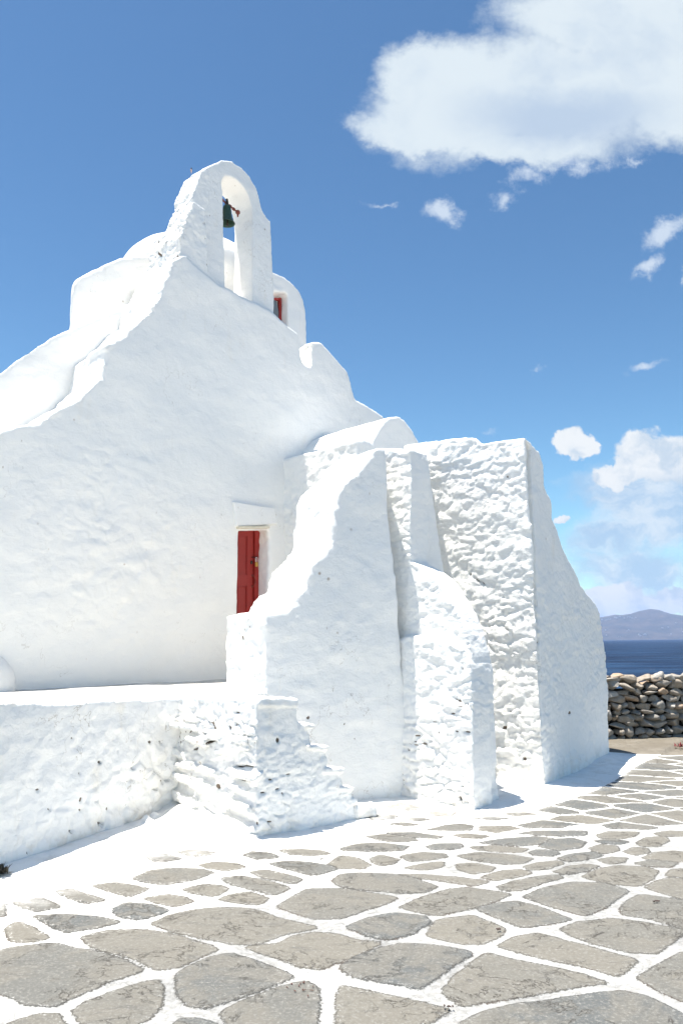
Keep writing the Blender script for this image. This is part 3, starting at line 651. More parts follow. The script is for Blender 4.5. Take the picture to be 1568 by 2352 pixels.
# parapet end at the extreme left of the terrace
bm = bmesh.new(); c_ = G(-20, 1588, TZ); ball(bm, (c_.x - .1, c_.y, TZ), (.35, .35, .42)); 
mass('rounded_end', bm, M_MED, terr, voxel=.03, smooth=3)

# ============ ground, paving
joined = []
crop7 = [[(65, 355), (185, 335), (275, 375), (180, 395), (110, 380)], [(265, 305), (325, 295), (400, 320), (475, 345), (400, 358), (330, 340)], [(430, 280), (520, 268), (620, 283), (680, 300), (590, 328), (500, 305)],
 [(615, 250), (690, 215), (800, 203), (920, 212), (975, 230), (880, 262), (750, 280), (660, 265)], [(165, 415), (290, 408), (450, 418), (540, 445), (440, 468), (310, 488), (230, 455)],
 [(525, 385), (580, 360), (680, 368), (770, 395), (700, 420), (630, 435), (545, 415)], [(665, 340), (770, 323), (850, 335), (880, 355), (810, 375), (730, 362)], [(845, 300), (930, 280), (1010, 285), (1045, 300), (985, 332), (900, 320)],
 [(920, 190), (990, 177), (1080, 185), (1120, 203), (1040, 218), (960, 208)], [(1020, 255), (1100, 243), (1220, 265), (1325, 300), (1260, 328), (1130, 300), (1050, 275)], [(1010, 345), (1080, 322), (1150, 318), (1225, 345), (1190, 370), (1090, 365)],
 [(1160, 225), (1220, 217), (1320, 240), (1385, 262), (1350, 278), (1270, 265), (1200, 250)], [(1245, 190), (1320, 175), (1420, 182), (1510, 195), (1545, 215), (1440, 242), (1340, 220)], [(1290, 125), (1380, 118), (1470, 125), (1510, 140), (1430, 155), (1340, 145)],
 [(680, 155), (740, 140), (830, 160), (790, 172), (710, 175)], [(820, 130), (900, 122), (980, 130), (960, 145), (880, 152)], [(30, 470), (80, 440), (160, 470), (220, 510), (130, 530), (50, 525)],
 [(-60, 590), (60, 555), (240, 535), (330, 560), (430, 580), (570, 625), (640, 670), (500, 720), (330, 790), (240, 830), (120, 825), (60, 790), (-60, 750)],
 [(385, 510), (500, 480), (640, 480), (780, 505), (960, 560), (985, 580), (900, 620), (820, 655), (720, 665), (640, 620), (520, 590), (430, 560)],
 [(345, 850), (390, 815), (520, 765), (640, 730), (715, 718), (740, 745), (735, 825), (690, 880), (600, 930), (400, 930)], [(705, 455), (780, 415), (880, 395), (1000, 385), (1160, 395), (1290, 440), (1440, 480), (1300, 510), (1180, 550), (1060, 550), (930, 525), (800, 495)],
 [(815, 690), (880, 650), (960, 615), (1050, 598), (1160, 625), (1260, 665), (1335, 705), (1240, 750), (1100, 795), (960, 840), (860, 825), (825, 780)],
 [(1280, 385), (1350, 340), (1420, 305), (1568, 305), (1750, 330), (1815, 345), (1760, 375), (1640, 415), (1568, 440), (1450, 442), (1380, 420)],
 [(1140, 565), (1290, 550), (1340, 520), (1450, 502), (1568, 515), (1650, 540), (1735, 552), (1670, 590), (1590, 625), (1480, 665), (1370, 655), (1290, 620)],
 [(1020, 865), (1120, 810), (1250, 765), (1400, 730), (1455, 760), (1460, 830), (1440, 950), (1300, 990), (1130, 980), (1040, 900)], [(780, 940), (830, 895), (900, 893), (980, 915), (1000, 960), (960, 1060), (800, 1060)],
 [(40, 920), (180, 870), (260, 868), (300, 920), (260, 1000), (60, 1000)], [(1555, 800), (1575, 752), (1680, 768), (1870, 810), (2045, 850), (2050, 865), (1960, 910), (1870, 950), (1700, 1000), (1560, 980)],
 [(-400, 620), (-110, 590), (-110, 760), (-380, 800)], [(-300, 480), (-60, 470), (-20, 530), (-260, 560)], [(-260, 380), (20, 360), (10, 420), (-220, 440)], [(380, 990), (700, 970), (720, 1080), (380, 1100)]]
crop8 = [[(0, 660), (80, 610), (170, 580), (280, 558), (430, 560), (570, 585), (590, 600), (500, 660), (440, 705), (350, 755), (230, 735), (60, 710)], [(30, 480), (120, 440), (240, 415), (380, 430), (400, 460), (330, 505), (220, 540), (130, 520)],
 [(280, 385), (360, 345), (490, 303), (570, 293), (700, 310), (765, 325), (700, 355), (600, 390), (440, 422), (340, 405)], [(400, 515), (440, 450), (490, 437), (600, 425), (680, 450), (750, 480), (720, 520), (640, 552), (520, 545)],
 [(630, 395), (720, 365), (800, 355), (900, 375), (990, 410), (1045, 435), (960, 460), (830, 470), (740, 440)], [(840, 335), (930, 295), (1060, 270), (1200, 275), (1310, 305), (1250, 350), (1200, 385), (1110, 415), (1000, 385), (900, 355)],
 [(470, 770), (530, 700), (600, 645), (670, 600), (780, 625), (960, 655), (1110, 690), (1195, 725), (1080, 745), (920, 775), (740, 805), (560, 830)], [(730, 565), (800, 520), (900, 503), (1000, 530), (1150, 570), (1345, 620), (1260, 690), (1150, 660), (900, 610)],
 [(1010, 485), (1090, 450), (1240, 430), (1400, 455), (1568, 490), (1530, 530), (1440, 590), (1330, 585), (1180, 555), (1060, 515)], [(1280, 390), (1320, 350), (1380, 327), (1568, 355), (1660, 370), (1660, 480), (1568, 480), (1420, 435), (1300, 415)],
 [(1110, 245), (1190, 210), (1280, 193), (1400, 200), (1450, 215), (1420, 255), (1360, 285), (1230, 275)], [(1395, 290), (1450, 265), (1510, 250), (1600, 255), (1680, 300), (1568, 345), (1470, 320)], [(1365, 705), (1420, 670), (1500, 625), (1568, 590), (1750, 600), (1800, 800), (1568, 810), (1450, 760)],
 [(530, 940), (640, 870), (800, 830), (900, 820), (1100, 790), (1290, 765), (1380, 785), (1480, 830), (1568, 880), (1640, 960), (1500, 1080), (700, 1080)], [(-40, 270), (0, 240), (80, 232), (240, 238), (340, 260), (430, 290), (380, 318), (270, 322), (120, 310), (0, 295)],
 [(265, 240), (400, 243), (530, 250), (670, 268), (600, 285), (500, 270), (380, 258)], [(135, 165), (180, 148), (260, 170), (240, 190), (190, 198), (150, 185)], [(275, 160), (290, 148), (370, 137), (470, 145), (480, 160), (400, 175), (320, 180)], [(295, 210), (370, 192), (460, 182), (465, 205), (380, 220)],
 [(530, 195), (600, 188), (700, 205), (680, 225), (600, 235), (545, 218)], [(540, 155), (620, 138), (740, 145), (870, 165), (830, 185), (720, 190), (600, 175)], [(650, 250), (740, 220), (820, 213), (865, 228), (800, 248), (700, 262)], [(720, 290), (800, 265), (900, 245), (990, 238), (1010, 250), (920, 275), (820, 308), (750, 305)],
 [(600, 110), (700, 105), (850, 120), (825, 138), (720, 135), (610, 122)], [(640, 90), (750, 70), (900, 62), (965, 70), (900, 100), (820, 108), (700, 98)], [(910, 110), (970, 75), (1060, 68), (1120, 85), (1090, 115), (1010, 128), (940, 120)], [(865, 140), (900, 125), (980, 132), (1000, 145), (960, 155), (890, 152)],
 [(1000, 165), (1060, 145), (1150, 135), (1195, 150), (1120, 170), (1040, 178)], [(840, 200), (900, 185), (1000, 177), (1015, 190), (940, 210), (870, 215)], [(980, 225), (1050, 200), (1130, 190), (1180, 200), (1110, 225), (1030, 235)], [(1180, 170), (1240, 155), (1310, 158), (1290, 178), (1220, 185)],
 [(1140, 115), (1190, 100), (1260, 105), (1270, 125), (1210, 140), (1160, 130)], [(1300, 130), (1340, 110), (1400, 112), (1410, 130), (1350, 145)], [(1350, 180), (1430, 168), (1540, 178), (1500, 200), (1400, 195)], [(1390, 160), (1440, 130), (1540, 120), (1620, 140), (1600, 170), (1500, 170)],
 [(1355, 85), (1400, 60), (1480, 52), (1500, 70), (1450, 100), (1380, 102)], [(1165, 80), (1240, 68), (1310, 80), (1290, 95), (1200, 93)], [(1175, 50), (1230, 33), (1360, 35), (1340, 55), (1270, 67), (1190, 65)], [(820, 48), (900, 35), (1120, 35), (1110, 55), (1000, 60), (880, 55)],
 [(390, 112), (440, 97), (540, 97), (555, 112), (500, 125), (420, 125)], [(0, 115), (70, 95), (180, 92), (300, 110), (280, 128), (140, 133), (20, 128)], [(120, 60), (190, 52), (320, 70), (345, 82), (280, 90), (180, 82)], [(205, 45), (330, 43), (460, 62), (440, 73), (330, 68)],
 [(520, 55), (580, 45), (670, 58), (640, 70), (560, 68)], [(0, 150), (70, 160), (130, 195), (100, 212), (0, 210), (-60, 190)], [(1510, 210), (1660, 200), (1660, 250), (1500, 240)], [(1440, 40), (1500, 25), (1600, 28), (1600, 48), (1480, 52)], [(1720, 620), (2000, 560), (2050, 760), (1780, 820)], [(1700, 380), (1950, 370), (1950, 500), (1690, 520)]]
crop6 = [[(205, 740), (260, 725), (330, 728), (362, 740), (300, 752)], [(400, 755), (450, 745), (520, 755), (500, 770), (430, 770)], [(125, 778), (190, 765), (255, 772), (230, 785), (150, 792)], [(210, 808), (280, 800), (350, 810), (290, 818)], [(610, 778), (690, 772), (770, 782), (700, 790)],
 [(300, 782), (370, 778), (400, 788), (340, 794)], [(740, 758), (850, 752), (900, 762), (800, 770)]]
polys = [[(x / 2, y / 2 + 1894.6) for x, y in p] for p in crop7] + [[(x / 2 + 784.2, y / 2 + 1894.6) for x, y in p] for p in crop8] + [[(x / 2 + 784.2, y / 2 + 1492.7) for x, y in p] for p in crop6]
def chaikin(P, it=1):
    P = np.array(P); c0_ = P.mean(0); ang_ = []
    # the hand-traced outlines cut the slab corners: push the sharper corners back out a little
    for i_ in range(len(P)):
        a_, b_ = P[i_ - 1] - P[i_], P[(i_ + 1) % len(P)] - P[i_]; ang_.append(math.acos(max(-1, min(1, float(a_ @ b_ / (np.linalg.norm(a_) * np.linalg.norm(b_) + 1e-9))))))
    rad_ = np.linalg.norm(P - c0_, axis=1); P = c0_ + (P - c0_) * (1 + .045 * np.clip((2.5 - np.array(ang_)) / 1.0, 0, 1) * (rad_ > rad_.mean()))[:, None]
    for _ in range(it):
        Q = np.roll(P, -1, 0); P = np.stack([P * .90 + Q * .10, P * .10 + Q * .90], 1).reshape(-1, 2)
    return P
def psdf(pt, poly):
    """signed distance, positive inside"""
    n = len(poly); d = np.full(len(pt), 1e9); ins = np.zeros(len(pt), bool)
    for i in range(n):
        a = poly[i]; b = poly[(i + 1) % n]; e = b - a; w_ = pt - a
        t = np.clip((w_ @ e) / (e @ e), 0, 1); dd = w_ - t[:, None] * e; d = np.minimum(d, (dd ** 2).sum(1))
        c1 = (pt[:, 1] >= a[1]) != (pt[:, 1] >= b[1])
        with np.errstate(divide='ignore', invalid='ignore'): xi = a[0] + (pt[:, 1] - a[1]) * e[0] / (e[1] if e[1] != 0 else 1e-9)
        ins ^= c1 & (pt[:, 0] < xi)
    return np.where(ins, 1, -1) * np.sqrt(d)
gpolys = [chaikin([tuple(G(x, y)[:2]) for x, y in p]) for p in polys]
# graded grid
ys = [2.2]
while ys[-1] < 13.6: ys.append(ys[-1] + max(.016, .0042 * ys[-1]))
xs = [-9.0]
while xs[-1] < 10.0: xs.append(xs[-1] + (.02 if -3.2 < xs[-1] < 5.6 else .06))
xs = np.array(xs); ys = np.array(ys); nx, ny = len(xs), len(ys)
X, Y = np.meshgrid(xs, ys); pt = np.stack([X.ravel(), Y.ravel()], 1)
sdf = np.full(len(pt), -.5); sid = np.zeros(len(pt)); rs = np.random.RandomState(3)
tr_pts = []
for k, gp in enumerate(gpolys):
    lo2, hi2 = gp.min(0) - .3, gp.max(0) + .3; m = np.where(((pt >= lo2) & (pt <= hi2)).all(1))[0]
    if len(m) == 0: continue
    d = psdf(pt[m], gp); better = d > sdf[m]; sdf[m[better]] = d[better]; sid[m[better]] = rs.rand()
    tr_pts.append(gp.mean(0)); tr_pts.extend(gp[::3])
tr_pts = np.array(tr_pts)
# the rest of the paving: irregular flags, kept off the white margin along the walls
margin = np.array([tuple(G(x, y)[:2]) for x, y in [(-600, 2150), (0, 2110), (150, 2050), (330, 1990), (470, 1965), (700, 1940), (830, 1905), (990, 1880), (1100, 1882), (1180, 1878), (1249, 1858), (1314, 1838), (1370, 1815), (1414, 1791), (1460, 1762), (1484, 1748), (1500, 1741)]])
def margin_d(q):
    """>0 on the open (camera / right) side of the margin line"""
    best = np.full(len(q), 1e9); sg = np.zeros(len(q))
    for a, b in zip(margin[:-1], margin[1:]):
        e = b - a; w_ = q - a; t = np.clip((w_ @ e) / (e @ e), 0, 1); dd = ((w_ - t[:, None] * e) ** 2).sum(1)
        cr = -(e[0] * w_[:, 1] - e[1] * w_[:, 0]); m = dd < best; best = np.where(m, dd, best); sg = np.where(m, np.sign(cr), sg)
    return sg * np.sqrt(best)
seeds = []
for j in range(60):
    for i in range(60):
        a = i * .60 + (j % 2) * .30 - 9; b = j * .28 + .2
        q = np.array([a * .94 + b * .34 + (rs.rand() - .5) * .22, -a * .34 * .6 + b * .98 + (rs.rand() - .5) * .13 + 1.2]); seeds.append(q)
seeds = np.array(seeds); seeds = seeds[(seeds[:, 0] > -6) & (seeds[:, 0] < 9.6) & (seeds[:, 1] > 1.8) & (seeds[:, 1] < 12.0)]
md = margin_d(seeds); real = (md > .10) & (seeds[:, 1] < 11.25)
trd = np.array([max([psdf(s[None], gp)[0] for gp in gpolys if np.abs(gp.mean(0) - s).max() < 1.2] + [-9]) for s in seeds])
real &= trd < -.09
allp = np.concatenate([seeds[real], tr_pts]); isr = np.concatenate([np.ones(real.sum(), bool), np.zeros(len(tr_pts), bool)]); ridx = np.concatenate([rs.rand(real.sum()), np.zeros(len(tr_pts))])
wpt = pt + np.stack([.05 * vnoise(np.c_[pt / .5, 0 * pt[:, 0]], 3), .03 * vnoise(np.c_[pt / .4, 0 * pt[:, 0] + 7], 4)], 1)
for a in range(0, len(pt), 40000):
    q = wpt[a:a + 40000] * np.array([1, 1.25]); A_ = allp * np.array([1, 1.25])
    D = np.sqrt(((q[:, None, 0] - A_[None, :, 0]) ** 2) + ((q[:, None, 1] - A_[None, :, 1]) ** 2))
    i1 = D.argmin(1); d1 = D[np.arange(len(q)), i1]; D[np.arange(len(q)), i1] = 9; i2 = D.argmin(1); d2 = D[np.arange(len(q)), i2]
    sep = np.sqrt(((A_[i1] - A_[i2]) ** 2).sum(1)) + 1e-6; d = (d2 ** 2 - d1 ** 2) / (2 * sep)
    v = np.where(isr[i1], d - .042, -.2); mdd = margin_d(pt[a:a + 40000]); v = np.minimum(v, mdd - .02); v = np.minimum(v, 11.28 - pt[a:a + 40000, 1]); v = np.minimum(v, -sdf[a:a + len(q)] - .105)
    sl = slice(a, a + len(q)); b_ = (v > sdf[sl]) & (sdf[sl] < -.035); sdf[sl] = np.where(b_, v, sdf[sl]); sid[sl] = np.where(b_, ridx[i1], sid[sl])
sdf = np.where(sdf > -.1, sdf + .017, sdf)
p3 = np.c_[pt, np.zeros(len(pt))]
zg = .012 * fbm(p3, (1.6, 1.6, 1), 2, 61) + .003 * fbm(p3, (.25, .25, 1), 2, 62)
zg += .006 * sstep(sdf, -.01, .02) * (.3 + sid)
def bumpz(c_, rx, h, ry=None):
    ry = ry or rx; return h * np.exp(-((pt[:, 0] - c_[0]) / rx) ** 2 - ((pt[:, 1] - c_[1]) / ry) ** 2)
mpos = margin_d(pt); zg += .05 * sstep(-mpos, .05, .9)
cm = G(440, 1885); zg += bumpz(cm, .22, .11); cm = G(400, 1868); zg += bumpz(cm, .16, .12)
cm = G(560, 1925); zg += bumpz(cm, .25, .03)
# cobbles at the foot of the steps
for (x, y, r_, h_) in [(335, 1905, .045, .07), (372, 1908, .05, .04), (352, 1892, .04, .05)]: cm = G(x, y); zg += bumpz(cm, r_, h_, r_ * 1.2)
sandy = sstep(pt[:, 1], 11.25, 11.5) * sstep(pt[:, 1] - (11.3 + .0 * pt[:, 0]), 0, .05)
me = bpy.data.meshes.new('pavement'); V = np.c_[pt, zg]
idx = np.arange(nx * ny).reshape(ny, nx); quads = np.stack([idx[:-1, :-1], idx[:-1, 1:], idx[1:, 1:], idx[1:, :-1]], -1).reshape(-1, 4)
me.vertices.add(len(V)); me.vertices.foreach_set('co', V.ravel()); me.loops.add(quads.size); me.loops.foreach_set('vertex_index', quads.ravel())
me.polygons.add(len(quads)); me.polygons.foreach_set('loop_start', np.arange(0, quads.size, 4)); me.update(calc_edges=True); me.validate()
for nm, arr in (('sdf', sdf), ('sid', sid), ('sandy', sandy), ('worn', sstep(mpos, -.25, 1.6))):
    a = me.attributes.new(nm, 'FLOAT', 'POINT'); a.data.foreach_set('value', arr.astype(np.float32))
def paving_mat():
    m, t, b = mat('flagstones with painted joints'); P = t.n('ShaderNodeNewGeometry').outputs['Position']
    sd_ = t.attr('sdf'); si = t.attr('sid')
    e1 = t.m('MULTIPLY', t.m('SUBTRACT', t.noise(P, 9, 5, .65), .5), .034); e2 = t.m('MULTIPLY', t.m('SUBTRACT', t.noise(P, 55, 4, .7), .5), .05)
    s2 = t.m('ADD', sd_, t.m('ADD', e1, e2))
    stone = t.ss(s2, -.004, .004)
    flk = t.m('MULTIPLY', t.ss(t.noise(P, 48, 5, .8), .54, .62), t.ss(s2, .06, .0))
    wrn = t.attr('worn'); stone = t.m('MULTIPLY', stone, t.m('SUBTRACT', 1.0, t.m('MULTIPLY', flk, .85))); stone = t.m('MULTIPLY', stone, t.ss(t.m('ADD', wrn, t.m('MULTIPLY', t.m('SUBTRACT', t.noise(P, 5, 5, .7), .5), .35)), -.28, .12))
    off = t.vm('ADD', P, t.vm('MULTIPLY', t.n('ShaderNodeCombineXYZ').outputs[0], (1, 1, 1)))
    cx = t.n('ShaderNodeCombineXYZ'); t.put(cx.inputs[0], t.m('MULTIPLY', si, 40)); t.put(cx.inputs[1], t.m('MULTIPLY', si, 13)); Ps = t.vm('ADD', P, cx.outputs[0])
    lay = t.noise(Ps, 3.0, 7, .68, .6); fin = t.noise(P, 60, 6, .75); lay2 = t.noise(t.scalev(Ps, (1, 3, 1)), 6.0, 6, .7, .8)
    c1 = t.mix(t.ss(si, 0, 1), (.225, .210, .175), (.125, .133, .132)); c1 = t.mix(t.ss(lay, .40, .60, 0, .7), c1, (.215, .200, .168))
    c1 = t.mix(t.m('MULTIPLY', t.ss(lay2, .52, .68), .6), c1, (.125, .122, .113)); c1 = t.mix(t.ss(fin, .48, .72, 0, .9), c1, (.33, .32, .29))
    c1 = t.mix(t.ss(fin, .42, .28, 0, .7), c1, (.085, .08, .07))
    c1 = t.vm('MULTIPLY', c1, (.735, .74, .755))
    crk = t.m('MULTIPLY', t.ss(t.m('ABSOLUTE', t.m('SUBTRACT', lay, .5)), .008, .002), t.ss(t.noise(P, 2.2, 3), .45, .55))
    crk2 = t.m('MULTIPLY', t.ss(t.m('ABSOLUTE', t.m('SUBTRACT', t.noise(Ps, 7, 6, .65, .5), .53)), .008, .002), t.ss(t.noise(P, 3.1, 3), .56, .64))
    edge = t.m('MULTIPLY', t.ss(t.m('ABSOLUTE', t.m('SUBTRACT', s2, .004)), .006, .001), t.ss(t.noise(P, 3.7, 4, .6), .53, .63))
    ck = t.m('MAXIMUM', crk, t.m('MAXIMUM', crk2, 0))
    c1 = t.mix(t.m('MULTIPLY', ck, .8), c1, (.06, .052, .045))
    spots = t.m('MULTIPLY', t.ss(t.vor(P, 2.3), .055, .04), t.ss(t.noise(P, 1.1, 1), .5, .55)); c1 = t.mix(t.m('MULTIPLY', spots, .75), c1, (.08, .08, .085))
    paint = t.mix(t.ss(t.noise(P, 5, 5, .6), .45, .75), (.84, .835, .81), (.72, .70, .655)); paint = t.mix(t.ss(t.noise(P, 90, 4, .7), .62, .75, 0, .5), paint, (.48, .46, .42))
    wr = t.attr('worn'); paint = t.mix(t.m('MULTIPLY', wr, t.ss(t.noise(P, 1.4, 4), .2, .7, .7, 1)), paint, t.mix(t.ss(t.noise(P, 26, 6, .7), .4, .7), (.30, .302, .297), (.21, .206, .195)))
    colr = t.mix(stone, paint, c1); colr = t.mix(t.m('MULTIPLY', edge, .75), colr, (.14, .11, .09))
    sn = t.attr('sandy'); sandc = t.mix(t.ss(t.noise(P, 2.2, 6, .65), .35, .7), (.145, .128, .102), (.20, .182, .152)); sandc = t.mix(t.ss(t.m('ABSOLUTE', t.m('SUBTRACT', t.noise(P, 1.4, 4, .6), .5)), .008, .002), sandc, (.15, .13, .10))
    colr = t.mix(t.ss(t.m('ADD', sn, t.m('MULTIPLY', t.m('SUBTRACT', t.noise(P, 6, 4), .5), .6)), .4, .6), colr, sandc)
    t.put(b.inputs['Base Color'], colr); b.inputs['Roughness'].default_value = .85; b.inputs['Specular IOR Level'].default_value = .25
    hh = t.m('ADD', t.m('MULTIPLY', t.ss(s2, -.012, .012), .5), t.m('ADD', t.m('MULTIPLY', fin, .22), t.m('MULTIPLY', t.m('ADD', t.m('MULTIPLY', lay, 1.6), t.m('MULTIPLY', lay2, .7)), t.ss(s2, -.002, .012))))
    hh = t.m('SUBTRACT', hh, t.m('MULTIPLY', t.m('MAXIMUM', ck, edge), .6)); bump(t, b, hh, .75, .012); return m
o = link('pavement', me, paving_mat()); o['kind'] = 'structure'
# land sheet beyond the paved court, falling to the shore
def landmat():
    m, t, b = mat('pale bounce ground'); P = t.n('ShaderNodeNewGeometry').outputs['Position']
    t.put(b.inputs['Base Color'], t.mix(t.noise(P, 1.3, 7, .65), (.42, .40, .37), (.52, .50, .47))); b.inputs['Roughness'].default_value = .95; bump(t, b, t.noise(P, 8, 6, .7), .6, .04); return m  # pale tone set to bounce light onto the shaded walls
gx = np.concatenate([np.linspace(-60, -10, 26), np.linspace(-9.4, 10.4, 20), np.linspace(12, 60, 25)]); gy = np.concatenate([np.linspace(-30, 1.9, 20), np.linspace(2.6, 13.2, 10), np.linspace(13.7, 40, 50)])
GX, GY = np.meshgrid(gx, gy); q = np.c_[GX.ravel(), GY.ravel(), 0 * GX.ravel()]
zl_ = -.05 + .01 * fbm(q, (3, 3, 1), 2, 5) - 9.0 * np.maximum(np.maximum(sstep(q[:, 1], 16.5, 30), sstep(np.abs(q[:, 0]), 35, 50)), sstep(-q[:, 1], 18, 28)) + .5 * fbm(q, (2, 2, 1), 3, 8) * sstep(q[:, 1], 16.5, 20)
me = bpy.data.meshes.new('ground'); n1, n2 = len(gx), len(gy); idx = np.arange(n1 * n2).reshape(n2, n1); quads = np.stack([idx[:-1, :-1], idx[:-1, 1:], idx[1:, 1:], idx[1:, :-1]], -1).reshape(-1, 4)
me.from_pydata(np.c_[q[:, :2], zl_].tolist(), [], quads.tolist()); o = link('ground', me, landmat()); o['kind'] = 'structure'

# ============ sea
SEA = -6.0
def seamat():
    m, t, b = mat('deep blue sea'); P = t.n('ShaderNodeNewGeometry').outputs['Position']
    Pq = t.scalev(P, (.35, 1.0, 1)); big_ = t.noise(Pq, .012, 5, .6); wv = t.noise(Pq, .22, 6, .7, .3); wv2 = t.noise(Pq, .045, 6, .65, .2)
    caps_glints = t.m('MULTIPLY', t.ss(t.noise(Pq, .35, 5, .75), .66, .73), t.ss(t.noise(P, .02, 3), .45, .6))  # pale flecks: foam caps, and sun glints painted into the colour
    colr = t.mix(t.ss(big_, .35, .65), (.002, .008, .028), (.004, .015, .046)); colr = t.mix(t.ss(wv2, .46, .62), colr, (.014, .040, .092)); colr = t.mix(caps_glints, colr, (.75, .78, .8))
    t.put(b.inputs['Base Color'], colr); b.inputs['Roughness'].default_value = .42; b.inputs['IOR'].default_value = 1.33; b.inputs['Specular IOR Level'].default_value = .06
    bump(t, b, t.m('ADD', wv, t.m('MULTIPLY', wv2, 2.0)), 1.0, 1.6); return m
bm = bmesh.new(); ring = [(-11000, -3000), (11000, -3000), (11000, 12000), (-11000, 12000)]
fv = [bm.verts.new((x, y, SEA)) for x, y in ring]; bm.faces.new(fv); o = obj('sea', bm, seamat()); o['kind'] = 'structure'

# ============ far island
D0 = 6000.0
ridge = [(900, 1455), (1050, 1448), (1180, 1432), (1290, 1424), (1340, 1422), (1383, 1418), (1414, 1412), (1430, 1413), (1457, 1409), (1473, 1403), (1494, 1399), (1512, 1401), (1531, 1409), (1568, 1414), (1640, 1420), (1760, 1410), (1900, 1440), (2050, 1462)]
rx_, rz_ = [], []
for x, y in ridge:
    r_ = px_dir(x, y); t_ = (D0 + 900) / r_.y; rx_.append(r_.x * t_); rz_.append(EYE + r_.z * t_)
ix = np.linspace(rx_[0] - 400, rx_[-1] + 500, 260); iy = np.linspace(D0 - 350, D0 + 2600, 90)
IX, IY = np.meshgrid(ix, iy); prof = np.interp(IX.ravel(), [rx_[0] - 400] + rx_ + [rx_[-1] + 500], [-20] + rz_ + [-20]); q = np.c_[IX.ravel(), IY.ravel(), 0 * IX.ravel()]
shore = D0 + 140 * fbm(q * np.array([1, 0, 0]), (700, 1, 1), 3, 3)
k_ = np.clip((IY.ravel() - shore) / (D0 + 900 - shore), 0, 1); k2 = np.clip((IY.ravel() - (D0 + 900)) / 1500, 0, 1)
hz_ = (prof - SEA) * (k_ ** .85) * (1 - k2 ** 1.5) ; hz_ = hz_ + 26 * fbm(q, (420, 420, 1), 4, 17) * np.sin(np.pi * np.clip(k_, 0, 1)) * .9 + SEA - 6 * (k_ <= 0) + 1
me = bpy.data.meshes.new('island'); n1, n2 = len(ix), len(iy); idx = np.arange(n1 * n2).reshape(n2, n1); quads = np.stack([idx[:-1, :-1], idx[:-1, 1:], idx[1:, 1:], idx[1:, :-1]], -1).reshape(-1, 4)
me.from_pydata(np.c_[q[:, :2], hz_].tolist(), [], quads.tolist())
def islmat():
    m, t, b = mat('dry island slopes'); P = t.n('ShaderNodeNewGeometry').outputs['Position']
    c1 = t.mix(t.ss(t.noise(P, .006, 7, .65), .4, .62), (.060, .050, .042), (.032, .032, .029)); c1 = t.mix(t.ss(t.noise(P, .02, 6, .7), .58, .75), c1, (.13, .10, .075))
    t.put(b.inputs['Base Color'], c1); b.inputs['Roughness'].default_value = 1; return m
o = link('island', me, islmat()); o['kind'] = 'structure'
IH = (ix, iy, hz_.reshape(n2, n1))
def ih(x, y):
    i = min(max(int(np.searchsorted(ix, x)), 1), n1 - 1); j = min(max(int(np.searchsorted(iy, y)), 1), n2 - 1); return float(IH[2][j, i])
M_HOUSE = simple('far white house', (.60, .59, .57), .9, 0, .03, .1, 0)
rr_ = random.Random(11); bm = bmesh.new(); box(bm, (0, 0, 3), (9, 8, 7)); box(bm, (5.5, -1, 2), (5, 6, 5)); box(bm, (-1, 0, 7.2), (4, 4, 2.4))
h0 = obj('far_house', bm, M_HOUSE)
spots = []
for k in range(26):
    if k < 12: px, ky = 1384 + k * 7 + rr_.uniform(-3, 3), .80 + rr_.uniform(-.03, .05)
    elif k < 20: px, ky = rr_.uniform(1385, 1568), rr_.uniform(.02, .10)
    else: px, ky = rr_.uniform(1390, 1560), rr_.uniform(.2, .5)
    r_ = px_dir(px, 1440); yy = D0 + ky * 900; spots.append((r_.x / r_.y * yy, yy))
for k, (x, y) in enumerate(spots):
    o = h0 if k == 0 else h0.copy()
    if k: S.collection.objects.link(o)
    o.location = (x, y, ih(x, y) - .5); o.rotation_euler.z = rr_.uniform(-.6, .6); s_ = rr_.uniform(.7, 1.25); o.scale = (s_, s_, s_)
    tag(o, 'tiny white house on the slopes of the island across the sea', 'house', 'white houses on the far island')

# ============ dry stone wall
WA, WB = G(1385, 1706), G(1600, 1699)
wd = (WB - WA).normalized(); wn = Vector((wd.y, -wd.x, 0))
wall_l = thing('dry_stone_wall', 'low dry stone wall of loose brown and grey rocks before the sea', 'wall', (WA.x, WA.y, 0))
def rock(bm, c, size, rot, rnd, lay):
    vs = bmesh.ops.create_icosphere(bm, subdivisions=3, radius=.5)['verts']
    planes = [(Vector((rnd.gauss(0, 1), rnd.gauss(0, 1), rnd.gauss(0, 1.2))).normalized(), rnd.uniform(.22, .37)) for _ in range(11)]
    sd_ = rnd.uniform(0, 100)
    for v in vs:
        for n_, d_ in planes:
            e = v.co.dot(n_) - d_
            if e > 0: v.co -= n_ * e
    P_ = np.array([v.co[:] for v in vs]); dn = .03 * vnoise(P_ * 5 + sd_, 2) + .015 * vnoise(P_ * 13 + sd_, 3)
    M = Matrix.Translation(c) @ rot @ Matrix.Diagonal((*size, 1)); tone = rnd.random()
    for v, d_ in zip(vs, dn): v.co = M @ (v.co * (1 + float(d_) * 2)); v[lay] = tone
bm = bmesh.new(); lay = bm.verts.layers.float.new('tone'); rnd = random.Random(21)
rotw = Matrix((wd, -wn, Vector((0, 0, 1)))).transposed().to_4x4()
Lw = 5.2; z_ = .0; course = 0
